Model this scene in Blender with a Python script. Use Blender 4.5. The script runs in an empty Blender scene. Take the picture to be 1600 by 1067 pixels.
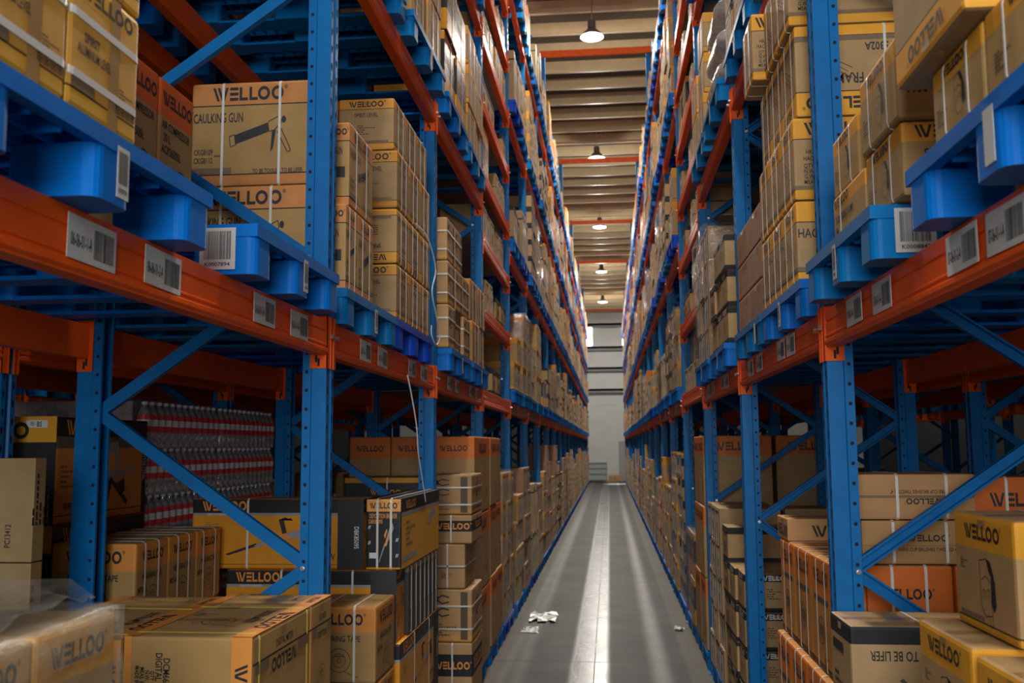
import bpy, bmesh, math, random
from mathutils import Vector, Matrix
random.seed(7)
C = bpy.context.scene.collection
S = bpy.context.scene
PI = math.pi
def hnum(t): return sum((i + 7) * ord(c) for i, c in enumerate(t))

# ------------------------------------------------------------------ camera, world, light, exposure
cd = bpy.data.cameras.new('camera'); cam = bpy.data.objects.new('camera', cd); C.objects.link(cam)
r_ = Vector((0.9951, 0.0987, -0.0062)); f_ = Vector((-0.0981, 0.9893, 0.1080))
u_ = r_.cross(f_).normalized(); r_ = f_.cross(u_).normalized(); f_.normalize()
cam.matrix_world = Matrix(((r_.x, u_.x, -f_.x, 0), (r_.y, u_.y, -f_.y, 0), (r_.z, u_.z, -f_.z, 1.93), (0, 0, 0, 1)))
cd.sensor_width = 36; cd.lens = 34.046; cd.clip_start = .05; cd.clip_end = 200
cd.dof.use_dof = True; cd.dof.focus_distance = 4.3; cd.dof.aperture_fstop = 4.5
S.camera = cam
w = bpy.data.worlds.new('world'); S.world = w; w.use_nodes = True
w.node_tree.nodes['Background'].inputs[0].default_value = (.75, .85, 1, 1)
w.node_tree.nodes['Background'].inputs[1].default_value = .35
vs = S.view_settings; vs.view_transform = 'Standard'; vs.look = 'None'; vs.gamma = 1; vs.use_curve_mapping = False
vs.exposure = 0.12
S.cycles.max_bounces = 8; S.cycles.diffuse_bounces = 4; S.cycles.glossy_bounces = 3
S.cycles.transmission_bounces = 3; S.cycles.transparent_max_bounces = 10
S.cycles.caustics_reflective = False; S.cycles.caustics_refractive = False
S.cycles.sample_clamp_indirect = 6
LAMP_Y = [3.9, 11.4, 18.9, 26.4, 33.9, 41.4, 48.9]
LAMP_Z = {3.9: 10.6, 11.4: 10.4, 18.9: 10.16, 26.4: 9.9, 33.9: 9.66, 41.4: 9.4, 48.9: 9.2}
LAMP_W = 270
def lamp_light(name, loc, power, size, col):
    l = bpy.data.lights.new(name, 'POINT'); l.energy = power; l.shadow_soft_size = size; l.color = col
    o = bpy.data.objects.new(name, l); C.objects.link(o); o.location = loc
    return o
def area_light(name, loc, power, sx, sy, aim, col, spread=PI, shape='RECTANGLE'):
    l = bpy.data.lights.new(name, 'AREA'); l.energy = power; l.shape = shape; l.size = sx; l.size_y = sy; l.color = col; l.spread = spread
    o = bpy.data.objects.new(name, l); C.objects.link(o); o.location = loc; o.rotation_euler = Vector(aim).to_track_quat('-Z', 'Y').to_euler()
    return o
WARM = (1, .925, .82)
for y in LAMP_Y:                                  # the high-bay lamps over the aisle
    area_light('lamp_light', (-.21, y, LAMP_Z[y] - .03), LAMP_W, .42, .42, (0, 0, -1), WARM, PI, 'DISK')
    lamp_light('lamp_spill', (-.21, y, LAMP_Z[y] - .14), 170, .10, (1, .94, .85))
for y in (3, 14, 26, 40):                         # lamps of the two neighbouring aisles
    for x in (-4.6, 4.3): area_light('lamp_light', (x, y, 10.0), LAMP_W * .33, .42, .42, (0, 0, -1), WARM, PI, 'DISK')
# broad soft fill light added behind the camera; its source is unseen
area_light('rear_fill_light', (-.15, -3.5, 3.6), 360, 2.8, 3.6, (0, 1, -.02), (.96, .98, 1))

# ------------------------------------------------------------------ materials
MATS = {}
def mat(name, col, rough=.5, metal=0, spec=.5, noise=0, nscale=6, emit=None, estr=0, bump=0, bscale=40, alpha=None, objrand=0):
    m = bpy.data.materials.new(name); m.use_nodes = True; nt = m.node_tree; N = nt.nodes; Lk = nt.links
    b = N['Principled BSDF']; b.inputs['Base Color'].default_value = (*col, 1); b.inputs['Roughness'].default_value = rough
    b.inputs['Metallic'].default_value = metal; b.inputs['Specular IOR Level'].default_value = spec
    if emit: b.inputs['Emission Color'].default_value = (*emit, 1); b.inputs['Emission Strength'].default_value = estr
    if noise or bump:
        tc = N.new('ShaderNodeTexCoord')
    if noise:
        n = N.new('ShaderNodeTexNoise'); n.inputs['Scale'].default_value = nscale; n.inputs['Detail'].default_value = 5
        Lk.new(tc.outputs['Object'], n.inputs['Vector'])
        mr = N.new('ShaderNodeMapRange'); mr.inputs[1].default_value = .25; mr.inputs[2].default_value = .75
        mr.inputs[3].default_value = 1 - noise; mr.inputs[4].default_value = 1 + noise * .5
        Lk.new(n.outputs['Fac'], mr.inputs[0])
        mx = N.new('ShaderNodeVectorMath'); mx.operation = 'SCALE'; mx.inputs[0].default_value = col
        Lk.new(mr.outputs[0], mx.inputs['Scale']); Lk.new(mx.outputs[0], b.inputs['Base Color'])
    if bump:
        n2 = N.new('ShaderNodeTexNoise'); n2.inputs['Scale'].default_value = bscale; n2.inputs['Detail'].default_value = 3
        Lk.new(tc.outputs['Object'], n2.inputs['Vector'])
        bp = N.new('ShaderNodeBump'); bp.inputs['Strength'].default_value = bump; bp.inputs['Distance'].default_value = .02
        Lk.new(n2.outputs['Fac'], bp.inputs['Height']); Lk.new(bp.outputs[0], b.inputs['Normal'])
    MATS[name] = m
    return m
TAN = (.44, .258, .088); AMBER = (.62, .32, .055); BROWN = (.30, .16, .075); ORANGE = (.80, .27, .03); RED = (.72, .155, .03); BLACK = (.018, .018, .02)
PINK = (.42, .22, .12)
def carton_mat(name, base, bands, gloss=.62):
    """cardboard: v of the UV map runs up the box; bands = [(v from, v to, colour)]"""
    m = bpy.data.materials.new('cardboard_' + name); m.use_nodes = True; nt = m.node_tree; N = nt.nodes; Lk = nt.links
    b = N['Principled BSDF']; b.inputs['Roughness'].default_value = gloss; b.inputs['Specular IOR Level'].default_value = .35
    uv = N.new('ShaderNodeUVMap'); uv.uv_map = 'UVMap'; sp = N.new('ShaderNodeSeparateXYZ'); Lk.new(uv.outputs[0], sp.inputs[0])
    cr = N.new('ShaderNodeValToRGB'); cr.color_ramp.interpolation = 'CONSTANT'; e = cr.color_ramp.elements
    pts = [(0, base)]
    for v0, v1, c in sorted(bands): pts += [(v0, c), (v1, base)]
    pts = [p for p in pts if p[0] < .999]
    e[0].position = 0; e[0].color = (*pts[0][1], 1); e[1].position = .9999; e[1].color = (*pts[-1][1], 1)
    for v, c in pts[1:]:
        k = e.new(v); k.color = (*c, 1)
    Lk.new(sp.outputs['Y'], cr.inputs[0])
    tc = N.new('ShaderNodeTexCoord'); n = N.new('ShaderNodeTexNoise'); n.inputs['Scale'].default_value = 9; n.inputs['Detail'].default_value = 6
    Lk.new(tc.outputs['Object'], n.inputs['Vector'])
    oi = N.new('ShaderNodeObjectInfo')
    a = N.new('ShaderNodeMath'); a.operation = 'MULTIPLY_ADD'; a.inputs[1].default_value = .5; a.inputs[2].default_value = .64; Lk.new(n.outputs['Fac'], a.inputs[0])
    a2 = N.new('ShaderNodeMath'); a2.operation = 'MULTIPLY_ADD'; a2.inputs[1].default_value = .22; Lk.new(oi.outputs['Random'], a2.inputs[0]); Lk.new(a.outputs[0], a2.inputs[2])
    mx = N.new('ShaderNodeVectorMath'); mx.operation = 'SCALE'; Lk.new(cr.outputs[0], mx.inputs[0]); Lk.new(a2.outputs[0], mx.inputs['Scale'])
    Lk.new(mx.outputs[0], b.inputs['Base Color'])
    wv = N.new('ShaderNodeTexWave'); wv.bands_direction = 'X'; wv.inputs['Scale'].default_value = 55; wv.inputs['Distortion'].default_value = .4
    Lk.new(tc.outputs['Object'], wv.inputs['Vector'])
    bp = N.new('ShaderNodeBump'); bp.inputs['Strength'].default_value = .08; bp.inputs['Distance'].default_value = .003
    Lk.new(n.outputs['Fac'], bp.inputs['Height']); Lk.new(bp.outputs[0], b.inputs['Normal'])
    return m
INK = mat('ink_black', BLACK, .55); INKO = mat('ink_orange', (.80, .30, .05), .5); INKW = mat('ink_white', (.75, .75, .75), .5)
INKG = mat('ink_taupe', (.20, .13, .07), .6); INKY = mat('ink_amber', (.80, .38, .03), .45); INKS = mat('ink_steel', (.30, .33, .36), .4)
INKB = mat('ink_brown', (.10, .06, .035), .6); TAPE = mat('brown_tape', (.42, .24, .08), .22, noise=.15)
INKL = [INK, INKO, INKW, INKG, INKY, INKS, INKB]
IK = dict(t=7, k=0, o=1, w=2, g=3, y=4, s=5, b=6)
BLUE = mat('rack_blue_paint', (.003, .155, .44), .42, spec=.22, noise=.15, nscale=14)
PBLUE = mat('pallet_blue_plastic', (.002, .165, .60), .45, spec=.12, noise=.10, nscale=10)
PBLUE2 = mat('pallet_teal_plastic', (.003, .18, .50), .45, spec=.12, noise=.12, nscale=10)
PDEEP = mat('pallet_deep_blue_plastic', (.004, .075, .60), .45, spec=.12, noise=.10, nscale=10)
ORNG = mat('beam_orange_paint', (.90, .115, .008), .42, spec=.2, noise=.16, nscale=9)
STEEL = mat('zinc_steel', (.62, .62, .60), .3, 1)
HOLE = mat('punched_hole', (.004, .006, .015), .8)
PAPER = mat('label_paper', (.62, .62, .58), .55, noise=.08, nscale=30)
STRAPW = mat('white_strap', (.72, .70, .64), .35); STRAPY = mat('yellow_strap', (.72, .62, .10), .35)
BOTTLE = None
def film_mat(name, opac, col, rough=.12, bump=.9, bscale=22, stretch=(1, 1, 3), gloss=.5):
    m = bpy.data.materials.new(name); m.use_nodes = True; nt = m.node_tree; N = nt.nodes; Lk = nt.links
    N.remove(N['Principled BSDF']); out = N['Material Output']
    tr = N.new('ShaderNodeBsdfTransparent'); gl = N.new('ShaderNodeBsdfGlossy'); gl.inputs['Roughness'].default_value = rough
    df = N.new('ShaderNodeBsdfDiffuse'); df.inputs[0].default_value = (*col, 1)
    tc = N.new('ShaderNodeTexCoord'); mp = N.new('ShaderNodeMapping'); mp.inputs['Scale'].default_value = stretch; Lk.new(tc.outputs['Object'], mp.inputs[0])
    n = N.new('ShaderNodeTexNoise'); n.inputs['Scale'].default_value = bscale; n.inputs['Detail'].default_value = 4; Lk.new(mp.outputs[0], n.inputs['Vector'])
    bp = N.new('ShaderNodeBump'); bp.inputs['Strength'].default_value = bump; bp.inputs['Distance'].default_value = .03
    Lk.new(n.outputs['Fac'], bp.inputs['Height']); Lk.new(bp.outputs[0], gl.inputs['Normal']); Lk.new(bp.outputs[0], df.inputs['Normal'])
    m1 = N.new('ShaderNodeMixShader'); m1.inputs[0].default_value = gloss; Lk.new(df.outputs[0], m1.inputs[1]); Lk.new(gl.outputs[0], m1.inputs[2])
    mr = N.new('ShaderNodeMapRange'); mr.inputs[1].default_value = .35; mr.inputs[2].default_value = .75
    mr.inputs[3].default_value = opac * .45; mr.inputs[4].default_value = min(1, opac * 1.8); Lk.new(n.outputs['Fac'], mr.inputs[0])
    m2 = N.new('ShaderNodeMixShader'); Lk.new(mr.outputs[0], m2.inputs[0]); Lk.new(tr.outputs[0], m2.inputs[1]); Lk.new(m1.outputs[0], m2.inputs[2])
    Lk.new(m2.outputs[0], out.inputs[0]); MATS[name] = m
    return m
FILM = film_mat('stretch_film', .2, (.4, .4, .4), .07, 1.0, 14, (1, 1, 2.5), .75); FILM2 = film_mat('milky_stretch_film', .30, (.42, .40, .33), .3, .3, 9, (1, 1, 2), .2)
BAGM = film_mat('white_film_bag', .9, (.75, .75, .72), .2, .7, 9, (1, 1, 1))

# ------------------------------------------------------------------ mesh helpers
class MB:
    def __init__(s): s.v = []; s.f = []; s.m = []; s.uv = None
    def quad(s, a, b, c, d, m=0): s.poly([a, b, c, d], m)
    def poly(s, pts, m=0):
        k = len(s.v); s.v += [tuple(p) for p in pts]; s.f.append(tuple(range(k, k + len(pts)))); s.m.append(m)
    def box(s, x0, x1, y0, y1, z0, z1, m=0):
        k = len(s.v); s.v += [(x, y, z) for x in (x0, x1) for y in (y0, y1) for z in (z0, z1)]
        for q in ((0, 1, 3, 2), (4, 6, 7, 5), (0, 4, 5, 1), (2, 3, 7, 6), (0, 2, 6, 4), (1, 5, 7, 3)): s.f.append(tuple(k + i for i in q)); s.m.append(m)
    def rbox(s, x0, x1, y0, y1, z0, z1, r, m=0, n=3):
        """box with rounded vertical edges"""
        pts = []
        for cx, cy, a0 in ((x1 - r, y1 - r, 0), (x0 + r, y1 - r, 1), (x0 + r, y0 + r, 2), (x1 - r, y0 + r, 3)):
            for i in range(n + 1):
                a = (a0 + i / n) * PI / 2; pts.append((cx + r * math.cos(a), cy + r * math.sin(a)))
        s.prism(pts, z0, z1, m)
    def prism(s, pts, z0, z1, m=0, caps=True):
        k = len(s.v); n = len(pts); s.v += [(x, y, z0) for x, y in pts] + [(x, y, z1) for x, y in pts]
        for i in range(n): j = (i + 1) % n; s.f.append((k + i, k + j, k + n + j, k + n + i)); s.m.append(m)
        if caps: s.f.append(tuple(k + n - 1 - i for i in range(n))); s.m.append(m); s.f.append(tuple(k + n + i for i in range(n))); s.m.append(m)
    def bar(s, a, b, prof, up=(0, 0, 1), m=0):
        """extrude a 2-D profile (side, up) from a to b"""
        a, b = Vector(a), Vector(b); d = (b - a).normalized(); sd = d.cross(Vector(up)).normalized(); uu = sd.cross(d)
        k = len(s.v); n = len(prof)
        for p in (a, b): s.v += [tuple(p + sd * x + uu * y) for x, y in prof]
        for i in range(n): j = (i + 1) % n; s.f.append((k + i, k + j, k + n + j, k + n + i)); s.m.append(m)
        s.f.append(tuple(k + n - 1 - i for i in range(n))); s.m.append(m); s.f.append(tuple(k + n + i for i in range(n))); s.m.append(m)
    def tube(s, pts, r, n=6, m=0):
        pts = [Vector(p) for p in pts]; k0 = len(s.v)
        for i, p in enumerate(pts):
            d = (pts[min(i + 1, len(pts) - 1)] - pts[max(i - 1, 0)]).normalized()
            a = d.orthogonal().normalized(); b = d.cross(a)
            if i and prev: a = (prev - d * prev.dot(d)).normalized(); b = d.cross(a)
            prev = a
            for j in range(n): t = 2 * PI * j / n; s.v.append(tuple(p + (a * math.cos(t) + b * math.sin(t)) * r))
        for i in range(len(pts) - 1):
            for j in range(n): q = (j + 1) % n; s.f.append((k0 + i * n + j, k0 + i * n + q, k0 + (i + 1) * n + q, k0 + (i + 1) * n + j)); s.m.append(m)
    def ribbon(s, pts, wdir, wd, th=.001, m=0):
        for p, q in zip(pts, pts[1:]):
            p, q, wv = Vector(p), Vector(q), Vector(wdir) * wd / 2; nn = (q - p).cross(wv).normalized() * th
            for sg in (1, -1): s.quad(p - wv + nn * sg, q - wv + nn * sg, q + wv + nn * sg, p + wv + nn * sg, m)
    def lathe(s, prof, n=24, m=0, cx=0, cy=0):
        k = len(s.v)
        for r, z in prof: s.v += [(cx + r * math.cos(2 * PI * i / n), cy + r * math.sin(2 * PI * i / n), z) for i in range(n)]
        for j in range(len(prof) - 1):
            for i in range(n): q = (i + 1) % n; s.f.append((k + j * n + i, k + j * n + q, k + (j + 1) * n + q, k + (j + 1) * n + i)); s.m.append(m)
    def disc(s, c, ax1, ax2, r, n=8, m=0):
        c, a, b = Vector(c), Vector(ax1), Vector(ax2); s.poly([c + (a * math.cos(2 * PI * i / n) + b * math.sin(2 * PI * i / n)) * r for i in range(n)], m)
    def mesh(s, name, mats, smooth=False):
        me = bpy.data.meshes.new(name); me.from_pydata(s.v, [], s.f)
        for x in (mats if isinstance(mats, (list, tuple)) else [mats]): me.materials.append(x)
        me.polygons.foreach_set('material_index', s.m)
        if smooth: me.polygons.foreach_set('use_smooth', [True] * len(s.f))
        me.update()
        return me
    def build(s, name, mats, parent=None, smooth=False, **k): return obj(name, s.mesh(name, mats, smooth), parent, **k)
def obj(name, me, parent=None, loc=None, rz=0):
    o = bpy.data.objects.new(name, me); C.objects.link(o)
    if parent: o.parent = parent
    if loc: o.location = loc
    if rz: o.rotation_euler = (0, 0, rz)
    return o
def tag(o, label, cat, group=None, kind=None):
    o['label'] = label; o['category'] = cat
    if group: o['group'] = group
    if kind: o['kind'] = kind
    return o
def struct(o): o['kind'] = 'structure'; return o
def empty(name, loc, rz=0): return obj(name, None, None, loc, rz)
def fixn(me):
    bm = bmesh.new(); bm.from_mesh(me); bmesh.ops.recalc_face_normals(bm, faces=bm.faces); bm.to_mesh(me); bm.free(); return me

# ------------------------------------------------------------------ printing: logo, text, drawings as flat polygons in a face frame
_TXT = {}
def text_polys(t):
    if t in _TXT: return _TXT[t]
    cu = bpy.data.curves.new('t', 'FONT'); cu.body = t; cu.resolution_u = 2; cu.offset = .02; cu.size = 1.38
    o = bpy.data.objects.new('t', cu); C.objects.link(o); dg = bpy.context.evaluated_depsgraph_get()
    me = bpy.data.meshes.new_from_object(o.evaluated_get(dg))
    vs_ = [v.co.copy() for v in me.vertices]; fs = [tuple(p.vertices) for p in me.polygons]
    bpy.data.objects.remove(o); bpy.data.curves.remove(cu); bpy.data.meshes.remove(me)
    xs = [v.x for v in vs_] or [0]; x0 = min(xs); wd = max(xs) - x0
    ps = [[((vs_[i].x - x0) * .74, vs_[i].y) for i in f] for f in fs]
    _TXT[t] = (ps, wd * .74, 1.0)
    return _TXT[t]
def ring(cx, cy, ro, ri, n=16, sy=1):
    out = []
    for i in range(n):
        a, b = 2 * PI * i / n, 2 * PI * (i + 1) / n
        out.append([(cx + ro * math.cos(a), cy + ro * sy * math.sin(a)), (cx + ro * math.cos(b), cy + ro * sy * math.sin(b)), (cx + ri * math.cos(b), cy + ri * sy * math.sin(b)), (cx + ri * math.cos(a), cy + ri * sy * math.sin(a))])
    return out
def line(pts, wd):
    out = []
    for (x0, y0), (x1, y1) in zip(pts, pts[1:]):
        l = math.hypot(x1 - x0, y1 - y0) or 1; nx, ny = -(y1 - y0) / l * wd / 2, (x1 - x0) / l * wd / 2
        out.append([(x0 + nx, y0 + ny), (x0 - nx, y0 - ny), (x1 - nx, y1 - ny), (x1 + nx, y1 + ny)])
    return out
R = lambda a, b, c, d: [(a, c), (b, c), (b, d), (a, d)]
def logo(reg=True, low=False):
    p = [[(0, 1), (.22, 1), (.60, 0), (.40, 0)], [(.38, 1), (.60, 1), (.90, .22), (.84, 0), (.76, 0)], [(.84, 0), (.90, .22), (1.12, 1), (1.34, 1), (1.02, 0)]]
    for k in range(3): p.append(R(1.46, 2.18, .0 + k * .39, .22 + k * .39))
    for x in (2.28, 3.12): p += [R(x, x + .22, 0, 1), R(x + .22, x + .72, 0, .22)]
    n = 10 if low else 18
    p += ring(4.36, .5, .52, .29, n) + ring(5.52, .5, .52, .29, n)
    if reg: p += ring(6.25, .92, .14, .11, 10) + [R(6.20, 6.23, .85, .99), R(6.23, 6.29, .92, .98), [(6.24, .92), (6.27, .92), (6.31, .85), (6.28, .85)]]
    return p, 6.04, 1.0
def d_caulk():
    k = [[(.10, .30), (.62, .48), (.60, .62), (.08, .44)]]
    o = line([(.02, .26), (.10, .29), (.08, .45), (.0, .42), (.02, .26)], .012) + line([(.62, .48), (.70, .50), (.80, .62), (.78, .72), (.60, .63)], .014)
    o += line([(.74, .48), (.90, .16), (.95, .17), (.93, .24), (.80, .52)], .014) + [[(.66, .48), (.72, .50), (.68, .22), (.64, .16)]]
    o += ring(.84, .66, .035, 0, 10, 1.6) + line([(.30, .43), (.42, .47)], .02)
    return k + o, 1.0, .8
def d_saw():
    return line([(0, .75), (.62, .40), (.70, .30), (.66, .22), (.58, .24), (.0, .55)], .014) + line([(.08, .62), (.58, .33)], .01) + line([(.62, .4), (.74, .36), (.80, .16), (.70, .10), (.64, .2)], .014) + ring(.72, .24, .05, .038, 10), .85, .8
def d_tape():
    return ring(.45, .5, .34, .32, 22) + ring(.45, .5, .2, .185, 18) + ring(.45, .5, .07, .05, 12) + line([(.12, .45), (0, .3), (.06, .22)], .02) + line([(.6, .2), (1.0, .02), (1.0, .08)], .02) + line([(.3, .62), (.6, .62)], .03), 1.0, .9
def d_pump():
    o = line([(.2, .9), (.2, .25), (.35, .1), (.62, .14), (.62, .5)], .014) + line([(.2, .9), (.48, .95), (.62, .72)], .014) + [[(.46, .95), (.62, .92), (.74, .70), (.70, .66), (.56, .76)]]
    o += [[(.62, .7), (.76, .66), (.78, .3), (.70, .2), (.60, .3)]] + line([(.26, .62), (.42, .7), (.58, .62)], .012) + line([(.3, .35), (.3, .48), (.38, .48), (.38, .35)], .012) + line([(.46, .36), (.46, .5), (.54, .5), (.54, .36)], .012) + line([(.5, .1), (.56, -.04), (.64, 0), (.62, .14)], .012)
    return o, .9, 1.0
def d_brush(): return ring(.5, .5, .42, .39, 20) + ring(.5, .5, .16, .13, 14) + sum([line([(.5 + .17 * math.cos(a), .5 + .17 * math.sin(a)), (.5 + .36 * math.cos(a + .3), .5 + .36 * math.sin(a + .3))], .012) for a in [i * PI / 6 for i in range(12)]], []), 1, 1
def d_chisel(): return [[(.1, .05), (.2, .03), (.62, .68), (.56, .72)]] + line([(.56, .72), (.64, .9), (.74, .88), (.62, .68)], .016) + line([(.0, .0), (.1, .12), (.28, .0)], .012), .8, 1
def d_rake():
    o = []
    for dx in (0, .5): o += [[(dx, .95), (dx + .05, .98), (dx + .24, .76), (dx + .19, .73)]] + line([(dx + .21, .75), (dx + .26, .2), (dx + .36, .1), (dx + .5, .32)], .012) + line([(dx + .26, .2), (dx + .48, .56)], .01) + line([(dx + .3, .16), (dx + .52, .48)], .01) + line([(dx + .30, .28), (dx + .40, .18)], .008) + line([(dx + .36, .37), (dx + .46, .27)], .008)
    return o, 1.1, 1
def d_plier():
    o = []
    for dy in (0, .5): o += line([(.9, dy + .12), (.55, dy + .05), (.36, dy + .14), (.05, dy + .10)], .05) + line([(.9, dy + .3), (.55, dy + .37), (.36, dy + .28), (.05, dy + .32)], .05) + [[(.0, dy + .14), (.36, dy + .12), (.36, dy + .3), (.0, dy + .28)]]
    return o, 1, .9
def d_icons():
    o = []
    for k in range(4):
        x = k * 1.25; o += [R(x, x + 1, 0, .14), R(x, x + 1, .86, 1), R(x, x + .14, .14, .86), R(x + .86, x + 1, .14, .86)] + ([R(x + .3, x + .7, .28, .72)] if k % 2 else ring(x + .5, .5, .24, .1, 8))
    return o, 4.75, 1
def d_bars(n=22, seed=3):
    rr = random.Random(seed); x = 0; o = []
    for i in range(n):
        wd = rr.choice((.6, .6, 1, 1.5)); o.append(R(x, x + wd, 0, 1)); x += wd + rr.choice((.5, .8, 1.2))
    return [[(a / x * 1.5, b) for a, b in q] for q in o], 1.5, 1
def d_hatch(): return [[(0, i / 24), (1, i / 24 + .03), (1, i / 24 + .05), (0, i / 24 + .02)] for i in range(24)], 1.0, 1.05
def d_rows(n=5, seed=1):
    rr = random.Random(seed); o = []
    for i in range(n):
        x = 0
        while x < 1.6:
            wd = rr.uniform(.1, .3); o.append(R(x, min(1.7, x + wd), i / n, i / n + .45 / n)); x += wd + .06
            if rr.random() < .2: break
    return o, 1.7, 1
def d_ticks():
    o = []
    for k in range(2): o += [[(k * .4, 0), (k * .4 + .2, 0), (k * .4 + .5, 1), (k * .4 + .3, 1)]]
    return o, .9, 1
DRAW = dict(caulk=d_caulk, saw=d_saw, tape=d_tape, pump=d_pump, brush=d_brush, chisel=d_chisel, rake=d_rake, plier=d_plier, icons=d_icons, bars=d_bars, hatch=d_hatch, rows=d_rows, ticks=d_ticks)
def item_polys(kind, low=False):
    if kind == 'LOGO': return logo(True, low)
    if kind == 'LOGO_': return logo(False, low)
    if kind[0] == '#': return DRAW[kind[1:]]()
    if kind[0] == '=': return [R(0, 1, 0, 1)], 1, 1
    return text_polys(kind)
FACE = {'F': ((1, 0, 0), (0, 0, 1), (0, -1, 0)), 'R': ((0, 1, 0), (0, 0, 1), (1, 0, 0)), 'L': ((0, -1, 0), (0, 0, 1), (-1, 0, 0)), 'T': ((1, 0, 0), (0, 1, 0), (0, 0, 1)), 'K': ((-1, 0, 0), (0, 0, 1), (0, 1, 0))}
def stamp(mb, dims, face, kind, cu, cv, h, rot=0, ink='k', wmax=.92, low=False, base=2, eps=.0012):
    U, V, Nn = (Vector(a) for a in FACE[face]); W, D, H = dims
    fw = abs(U.x) * W + abs(U.y) * D; fh = abs(V.z) * H + abs(V.y) * D; dn = (abs(Nn.x) * W + abs(Nn.y) * D + abs(Nn.z) * H) / 2
    ps, pw, ph = item_polys(kind, low)
    if kind[0] == '=':
        hw, hh = wmax * fw / 2, h * fh / 2; ps = [[(-hw, -hh), (hw, -hh), (hw, hh), (-hw, hh)]]
    else:
        sc = h * fh / ph; lim = wmax * (fw if rot % 180 == 0 else fh)
        sx = sc if pw * sc <= lim else lim / pw
        if kind[0] == '#' or kind[:4] == 'LOGO': sc = min(sc, sx * 1.25)
        ps = [[((x - pw / 2) * sx, (y - ph / 2) * sc) for x, y in p] for p in ps]
    a = math.radians(rot); ca, sa = math.cos(a), math.sin(a)
    o = U * ((cu - .5) * fw) + V * ((cv - .5) * fh) + Nn * (dn + eps)
    for p in ps: mb.poly([o + U * (x * ca - y * sa) + V * (x * sa + y * ca) for x, y in p], base + IK[ink])

# kinds: colour bands, prints [(faces, item, cu, cv, h, rot, ink, wmax)], strap colour, plain words
LT = ((.79, .80, BLACK),)
def band(t, b=.0, c=ORANGE, ln=True):
    o = [(1 - t, 1.0, c)]
    if ln: o += [(1 - t - .012, 1 - t, (.03, .02, .015))]
    if b: o += [(0, b, c), (b, b + .012, (.03, .02, .015))]
    return o
KIND = {}
def kind(key, words, base, bands, prints, strap='w', nstrap=2, gloss=.62, top=None, hs=False):
    KIND[key] = dict(words=words, side=carton_mat(key, base, bands, gloss), top=carton_mat(key + '_top', top or base, [], gloss), prints=prints, strap=strap, nstrap=nstrap, hs=hs)
SPEC = [('=', 0)]
kind('caulk', 'caulking-gun carton', TAN, band(.22, .10, (.60, .24, .07)), [('F', 'LOGO', .48, .885, .13, 0, 'k', .6), ('F', 'CAULKING GUN', .23, .66, .095, 0, 'k', .42), ('F', '#caulk', .60, .46, .5, 0, 'k', .66), ('F', 'CKG8109', .11, .33, .055, 0, 'k', .16), ('F', 'CKG8112', .11, .25, .055, 0, 'k', .16),
      ('F', '#icons', .23, .29, .05, 0, 'k', .05), ('F', 'TO BE TOOLER, TO BE LIFER', .74, .135, .04, 0, 'k', .42), ('F', '=g', .18, .145, .06, 0, 'g', .34),
      ('LR', 'LOGO', .5, .885, .12, 0, 'k', .85), ('LR', 'CAULKING GUN', .45, .66, .09, 0, 'k', .7), ('LR', '=', .58, .40, .13, 0, 'k', .6), ('LR', '#rows', .32, .22, .14, 0, 'k', .4)])
kind('amber', 'amber carton with tape', AMBER, [(.0, .13, (.66, .34, .03)), (.13, .145, (.05, .03, .01)), (.80, 1, (.68, .36, .03))], [('FLR', 'LOGO', .5, .885, .12, 0, 'k', .75), ('FLR', 'SPIRIT', .30, .55, .075, 0, 'k', .3), ('FLR', 'ALUMINUM LEVEL', .34, .45, .075, 0, 'k', .46), ('FLR', '=', .62, .5, 1.0, 0, 't', .14), ('F', '#rows', .8, .3, .22, 0, 'b', .2), ('F', '#icons', .80, .19, .06, 0, 'k', .3), ('FLR', '=', .2, .19, .08, 0, 'g', .3)], 'w', 0, .45, hs=True)
kind('compressor', 'air-compressor carton', TAN, band(.225, 0, (.70, .13, .02), False), [('FLR', 'LOGO', .5, .89, .10, 0, 'k', .84), ('FLR', 'AIR COMPRESSOR', .47, .735, .05, 0, 'k', .8), ('FLR', '50 L', .22, .665, .05, 0, 'k', .4), ('FLR', 'ACP26505L', .35, .595, .05, 0, 'k', .6), ('FLR', '#plier', .6, .44, .16, 0, 'k', .5)], None, 0)
kind('level', 'spirit-level carton', (.42, .26, .11), band(.2, .12, (.68, .30, .04)), [('FLR', 'LOGO', .5, .89, .11, 0, 'k', .7), ('FLR', 'SPIRIT LEVEL', .5, .68, .08, 0, 'k', .65), ('FLR', '#rows', .5, .40, .2, 0, 'b', .7), ('FLR', '=', .5, .15, .06, 0, 'g', .8)], 'w', 2)
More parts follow.
